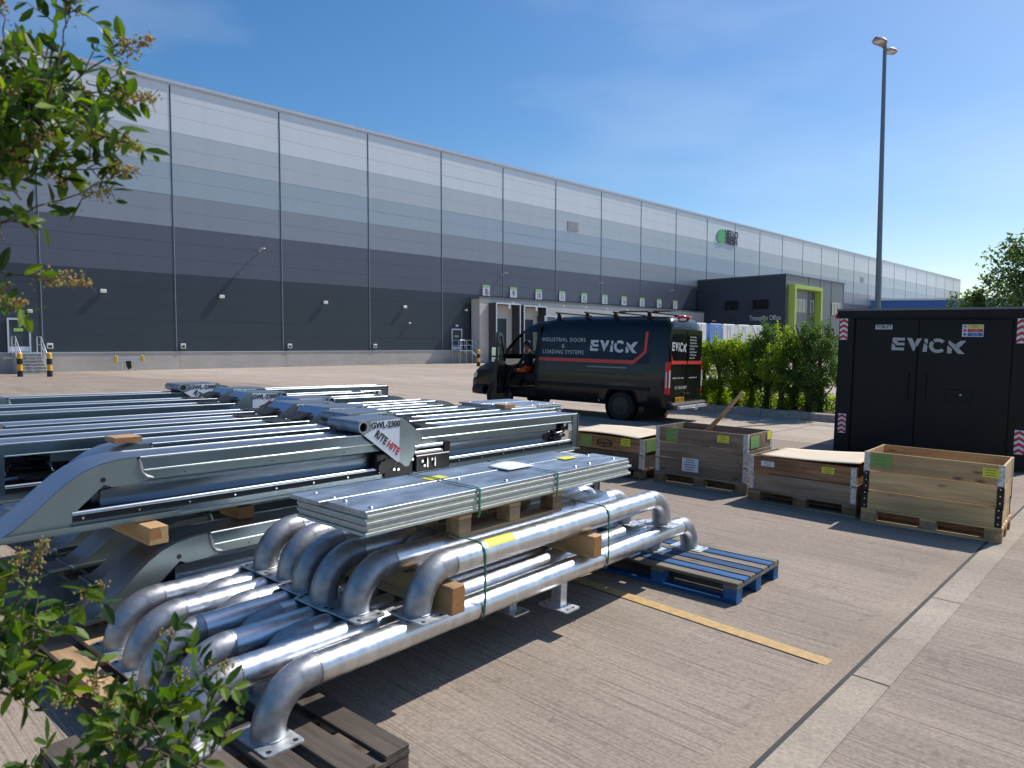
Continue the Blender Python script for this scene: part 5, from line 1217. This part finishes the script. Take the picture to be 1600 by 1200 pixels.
    for x in (X+.60,X+.68): v.box(x,x+.012,-.06,-.046,.06,.13)
    v.build('bright_fitting',M['bolt'],t)
    return t
def FMx(a,b,h,flipx=False):
    # a: position of the left (low a) end, b: near face
    if not flipx: return YM(AB(a,b,h),ANG_E)
    return YM(AB(a+FL,b-FW,h),ANG_E+PI)
UPH=.705; LOH=.225
g0=guideframe('front upper guide frame with the large white plate reading GWL-2300',FMx(.79,-3.98,UPH))
top=[(1.05,-4.44,False,'second upper guide frame from the front, roller tube beside the front plate'),(1.12,-4.93,True,'third upper guide frame, plate facing with its roller tube at the right'),(1.12,-5.40,True,'fourth upper guide frame, dark skid lying left of its plate'),(1.45,-5.86,True,'fifth upper guide frame, its label cut off by the next hood'),
 (1.45,-6.70,True,'sixth upper guide frame with its GWL-2300 label readable and tube at the right'),(1.6,-7.35,True,'seventh upper guide frame with slanted end near the road'),(1.2,-8.35,False,'farthest upper guide frame with its GWL-2300 plate and tube at the left')]
for a,b,fl_,lab in top: dup(g0,FMx(a,b,UPH,fl_)@(Matrix.Diagonal((1.17,1,1,1)) if b<-8 else Matrix.Identity(4)),lab)
lows=[(1.17,-3.95,'lower guide frame at the front beside the pipes'),(1.42,-4.44,'lower guide frame second from the front, mostly hidden'),(1.45,-4.93,'lower guide frame third from the front, hidden under the stack'),(1.5,-5.40,'lower guide frame fourth from the front, hidden under the stack'),(1.5,-5.86,'lower guide frame fifth from the front, hidden under the stack'),(1.5,-6.70,'lower guide frame sixth from the front, hidden under the stack'),(1.6,-7.35,'lower guide frame seventh from the front, hidden under the stack'),(2.05,-8.35,'lower guide frame at the far side of the stack')]
def nocarr(t):
    for ch in list(t.children):
        if ch.name.split('.')[0] in('carriage_plate','carriage_hood','roller_tube','roller_bore','rubber_skid'):
            for c2_ in list(ch.children): bpy.data.objects.remove(c2_)
            bpy.data.objects.remove(ch)
lowm=None
for k,(a,b,lab) in enumerate(lows):
    if lowm is None: lowm=dup(g0,FMx(a,b,LOH),lab); nocarr(lowm)
    else: dup(lowm,FMx(a,b,LOH,False),lab)
# bearers under and between the frame layers
k=0
BL=["front","middle","rear"]
for a in (1.9,3.6,5.2):
    for lay,h0,h1 in(('on the ground below the frames',.0,.215),('between the two frame layers',.575,.70)):
        if lay[0]=='b' and a<2: continue
        timber('long %s timber bearer %s'%({1.9:'left',3.6:'middle',5.2:'right'}[a],lay),a,-4.02,-8.7,h0,h1,.1,'woodb','timber_bearer')
# second sheet stack behind
pallet('pallet','pallet under the far zinc sheet stack behind the frames',palm(6.5,-5.45,0,.0),.8,.9,M['woodp'],M['woodb'],6,.1,'pallets')
s2,z2=sheets('second thicker stack of zinc sheets at the far right behind the frames',6.45,-5.42,.146,1.0,.85,50)
#%%SHRUB
def campt(u,v,z):   # a point z metres out from the viewpoint, in world space
    f=1100.; p=PITCH
    fw=Vector((0,math.cos(p),-math.sin(p))); upv=Vector((0,math.sin(p),math.cos(p)))
    return Vector((0,0,CAM_H))+(fw+Vector((1,0,0))*((u-800)/f)-upv*((v-600)/f))*z
def shrub(name,lab,branches,seed,base,fill,dm):
    rnd=random.Random(seed); root=thing(name,lab,'shrub',Matrix.Translation(base))
    st=MB(); lf=MB(); fl_=MB(); fg=MB(); B0=Vector(base)
    def leaf(p,d,n,s):
        d=d.normalized(); sd=d.cross(n).normalized(); n=sd.cross(d).normalized()
        w=s*.22; c=s*.07*rnd.uniform(-1.6,1.6); P=[]
        mid=[p,p+d*s*.18,p+d*s*.5-n*c,p+d*s*.82-n*c*2.2,p+d*s-n*c*3]
        ww=[0,w*.62,w,w*.62,0]; fold=.3*w
        L_=[mid[i]+sd*ww[i]+n*fold*(ww[i]/w) for i in (1,2,3)]; R_=[mid[i]-sd*ww[i]+n*fold*(ww[i]/w) for i in (1,2,3)]
        vs=mid+L_+R_
        lf.add(vs,[(0,1,5),(1,2,6,5),(2,3,7,6),(3,4,7),(0,8,1),(1,8,9,2),(2,9,10,3),(3,10,4)],0,False)
    def blob(mb,p,r):
        vs=[p+Vector(q)*r for q in((1,0,0),(-1,0,0),(0,1,0),(0,-1,0),(0,0,1.3),(0,0,-1.3))]
        mb.add(vs,[(0,2,4),(2,1,4),(1,3,4),(3,0,4),(2,0,5),(1,2,5),(3,1,5),(0,3,5)],0)
    def blob2(mb,p,r,mi):
        vs=[p+Vector(q)*r for q in((1,0,0),(-1,0,0),(0,1,0),(0,-1,0),(0,0,1.3),(0,0,-1.3))]
        mb.add(vs,[(0,2,4),(2,1,4),(1,3,4),(3,0,4),(2,0,5),(1,2,5),(3,1,5),(0,3,5)],mi)
    def panicle(p,d,L_,spread=.0095):
        fl_=MB()
        for k in range(int(L_/.00055)):
            t_=rnd.random(); q=p+d*L_*t_+Vector((rnd.gauss(0,1),rnd.gauss(0,1),rnd.gauss(0,1)))*spread*(1.15-t_*.75)
            blob2(fl_,q,rnd.uniform(.0016,.0032),0 if rnd.random()<.62 else 1)
        for k in range(int(L_/.006)):
            t_=rnd.random(); q=p+d*L_*t_; fl_.tube([q,q+Vector((rnd.gauss(0,1),rnd.gauss(0,1),rnd.gauss(0,1)))*spread*1.0],.0006,3,2,caps=False)
        fl_.build('flower_head',[M['flower'],M['flowerg'],M['stem']],root,fixn=False)
    def branch(pts,r0,leaves,flow,ls=.040,step=.017):
        # resample
        P=[Vector(p) for p in pts]; Q=[]
        for i in range(len(P)-1):
            n=max(2,int((P[i+1]-P[i]).length/step))
            for k in range(n): Q.append(P[i].lerp(P[i+1],k/n)+Vector((rnd.gauss(0,1),rnd.gauss(0,1),rnd.gauss(0,1)))*.0015)
        Q.append(P[-1]); n=len(Q); st.tube(Q,r0,6,rf=[r0*(1-.7*i/n) for i in range(n)])
        tl=(Q[-1]-Q[-min(4,n-1)]).normalized()
        for i in range(1,n):
            if i/n<leaves[0] or i/n>leaves[1]: continue
            d=(Q[i]-Q[i-1]).normalized()
            for k in range(2):
                if rnd.random()<.12: continue
                o=Vector((rnd.gauss(0,1),rnd.gauss(0,1),rnd.gauss(.2,1))).normalized(); o=(o-d*o.dot(d)).normalized()
                dd=(o+d*rnd.uniform(.3,1.0)).normalized(); nn=Vector((rnd.gauss(0,.7),rnd.gauss(-.4,.7),1)).normalized()
                if abs(dd.dot(nn))>.95: nn=Vector((1,0,0))
                leaf(Q[i],dd,nn,ls*rnd.uniform(.45,1.3))
        if flow: panicle(Q[-1]-tl*.012,tl,flow)
    for px,r0,lv,fw_ in branches:
        pts=[campt(u,v,z)-B0 for u,v,z in px]; branch(pts,r0,lv,fw_)
        # side twigs
        for k in range(int(len(pts)*1.2)):
            i=rnd.randrange(len(pts)-1); q=pts[i].lerp(pts[i+1],rnd.random()); d=(pts[i+1]-pts[i]).normalized()
            o=(d*.6+Vector((rnd.gauss(0,.6),rnd.gauss(0,.6),rnd.gauss(.1,.6)))).normalized()*rnd.uniform(.04,.075)
            branch([q,q+o*.5+Vector((0,0,.004)),q+o],.0012,(.15,1),.02 if rnd.random()<.14 else 0,.036,.016)
    for (u,v,z,ru,n) in fill:
        for k in range(n):
            an=rnd.uniform(0,2*PI); rr_=ru*rnd.random()**.6; c=campt(u+math.cos(an)*rr_,v+math.sin(an)*rr_,z+rnd.uniform(-.12,.16))-B0
            o=Vector((rnd.gauss(0,.6),rnd.gauss(0,.6),rnd.gauss(.2,.6))).normalized()*rnd.uniform(.05,.10)
            branch([c-o*.6,c,c+o*.5],.0013,(.1,1),.02 if rnd.random()<.12 else 0,.038,.016)
    # main stems down to the soil
    for dx in (-.25,-.1,0,.12): st.tube([(dx*.5,0,-.0),(dx,.02,.35),(dx*1.2,.05,.75)],.008,8,rf=[.012,.009,.006])
    st.build('stem',M['stem'],root,fixn=False); lf.build('foliage',M['leafn'],root,fixn=False)
Z=1.25
UB=[([(-150,420,Z),(0,350,Z),(60,322,Z),(130,300,Z),(150,300,Z)],.0028,(.45,.8),.03),
 ([(-150,360,Z),(20,268,Z),(130,262,Z),(175,265,Z)],.003,(.1,.85),.055),
 ([(-150,380,1.3),(0,230,1.3),(90,150,1.25),(140,105,1.2),(195,80,1.2)],.0036,(.1,.72),.062),
 ([(60,190,1.3),(78,100,1.3),(88,30,1.3),(90,-60,1.3)],.003,(.1,.7),0),
 ([(70,170,1.2),(92,90,1.2),(105,30,1.2),(110,10,1.2)],.002,(.0,.4),.035),
 ([(0,180,1.3),(8,90,1.3),(5,30,1.3),(2,15,1.3)],.0025,(.1,.5),.04),
 ([(20,200,1.2),(110,150,1.2),(170,140,1.2),(205,150,1.2)],.0024,(.0,.95),.055),
 ([(40,220,1.25),(120,205,1.25),(175,215,1.25),(200,225,1.25)],.0022,(.0,.9),.035),
 ([(-150,450,1.2),(0,425,1.2),(55,432,1.2),(75,434,1.2)],.0026,(.2,.9),.085),
 ([(-150,500,1.2),(-20,470,1.2),(0,472,1.2)],.0024,(.2,.7),.055),
 ([(-120,150,1.35),(0,110,1.35),(30,90,1.35)],.0024,(.2,1),0),
 ([(-100,320,1.15),(-20,250,1.15),(40,220,1.15),(60,215,1.15)],.0024,(.2,1),.03),
 ([(-60,300,1.2),(-10,230,1.2),(15,160,1.2)],.0024,(.2,1),.04)]
LB=[([(-150,1120,Z),(0,980,Z),(38,920,Z),(48,895,Z)],.003,(.1,.85),.075),
 ([(-150,1050,Z),(-20,960,Z),(8,920,Z),(15,900,Z)],.003,(.1,.85),.06),
 ([(-150,1100,Z),(40,1010,Z),(100,955,Z),(140,930,Z)],.003,(.1,.9),.045),
 ([(-150,1120,1.2),(0,1075,1.2),(60,1050,1.2),(105,1075,1.2)],.003,(.1,1),0),
 ([(-150,1180,1.2),(-20,1080,1.2),(20,1070,1.2),(35,1085,1.2)],.003,(.1,1),0),
 ([(140,1330,Z),(215,1140,Z),(255,1040,Z),(268,985,Z)],.0034,(.2,.95),.012),
 ([(150,1330,Z),(250,1150,Z),(300,1080,Z),(345,1045,Z)],.0026,(.15,.9),.03),
 ([(60,1330,Z),(140,1200,Z),(160,1120,Z),(150,1075,Z)],.0026,(.15,.8),.04),
 ([(0,1330,1.3),(60,1220,1.3),(75,1160,1.3)],.0022,(.3,1),.0),
 ([(200,1330,1.2),(290,1180,1.2),(325,1110,1.2),(330,1080,1.2)],.0026,(.15,1),.0),
 ([(120,1330,1.2),(180,1180,1.2),(240,1110,1.2),(262,1090,1.2)],.0026,(.15,1),.0),
 ([(160,1330,1.2),(260,1220,1.2),(330,1180,1.2),(350,1150,1.2)],.0026,(.15,1),.0)]
shrub('privet_shrub','tall privet branches with faded flower heads hanging in from the upper left',UB,21,(-1.5,1.15,gz(-1.5,1.15)),[(45,190,1.25,80,34),(0,290,1.2,55,12),(130,170,1.2,60,10),(20,110,1.25,50,6)],0)
shrub('privet_shrub','low privet shrub with brown seed heads across the lower left corner',LB,33,(-1.15,.95,gz(-1.15,.95)),[(40,1005,1.2,60,16),(235,1130,1.2,60,16),(0,1040,1.15,35,5)],0)
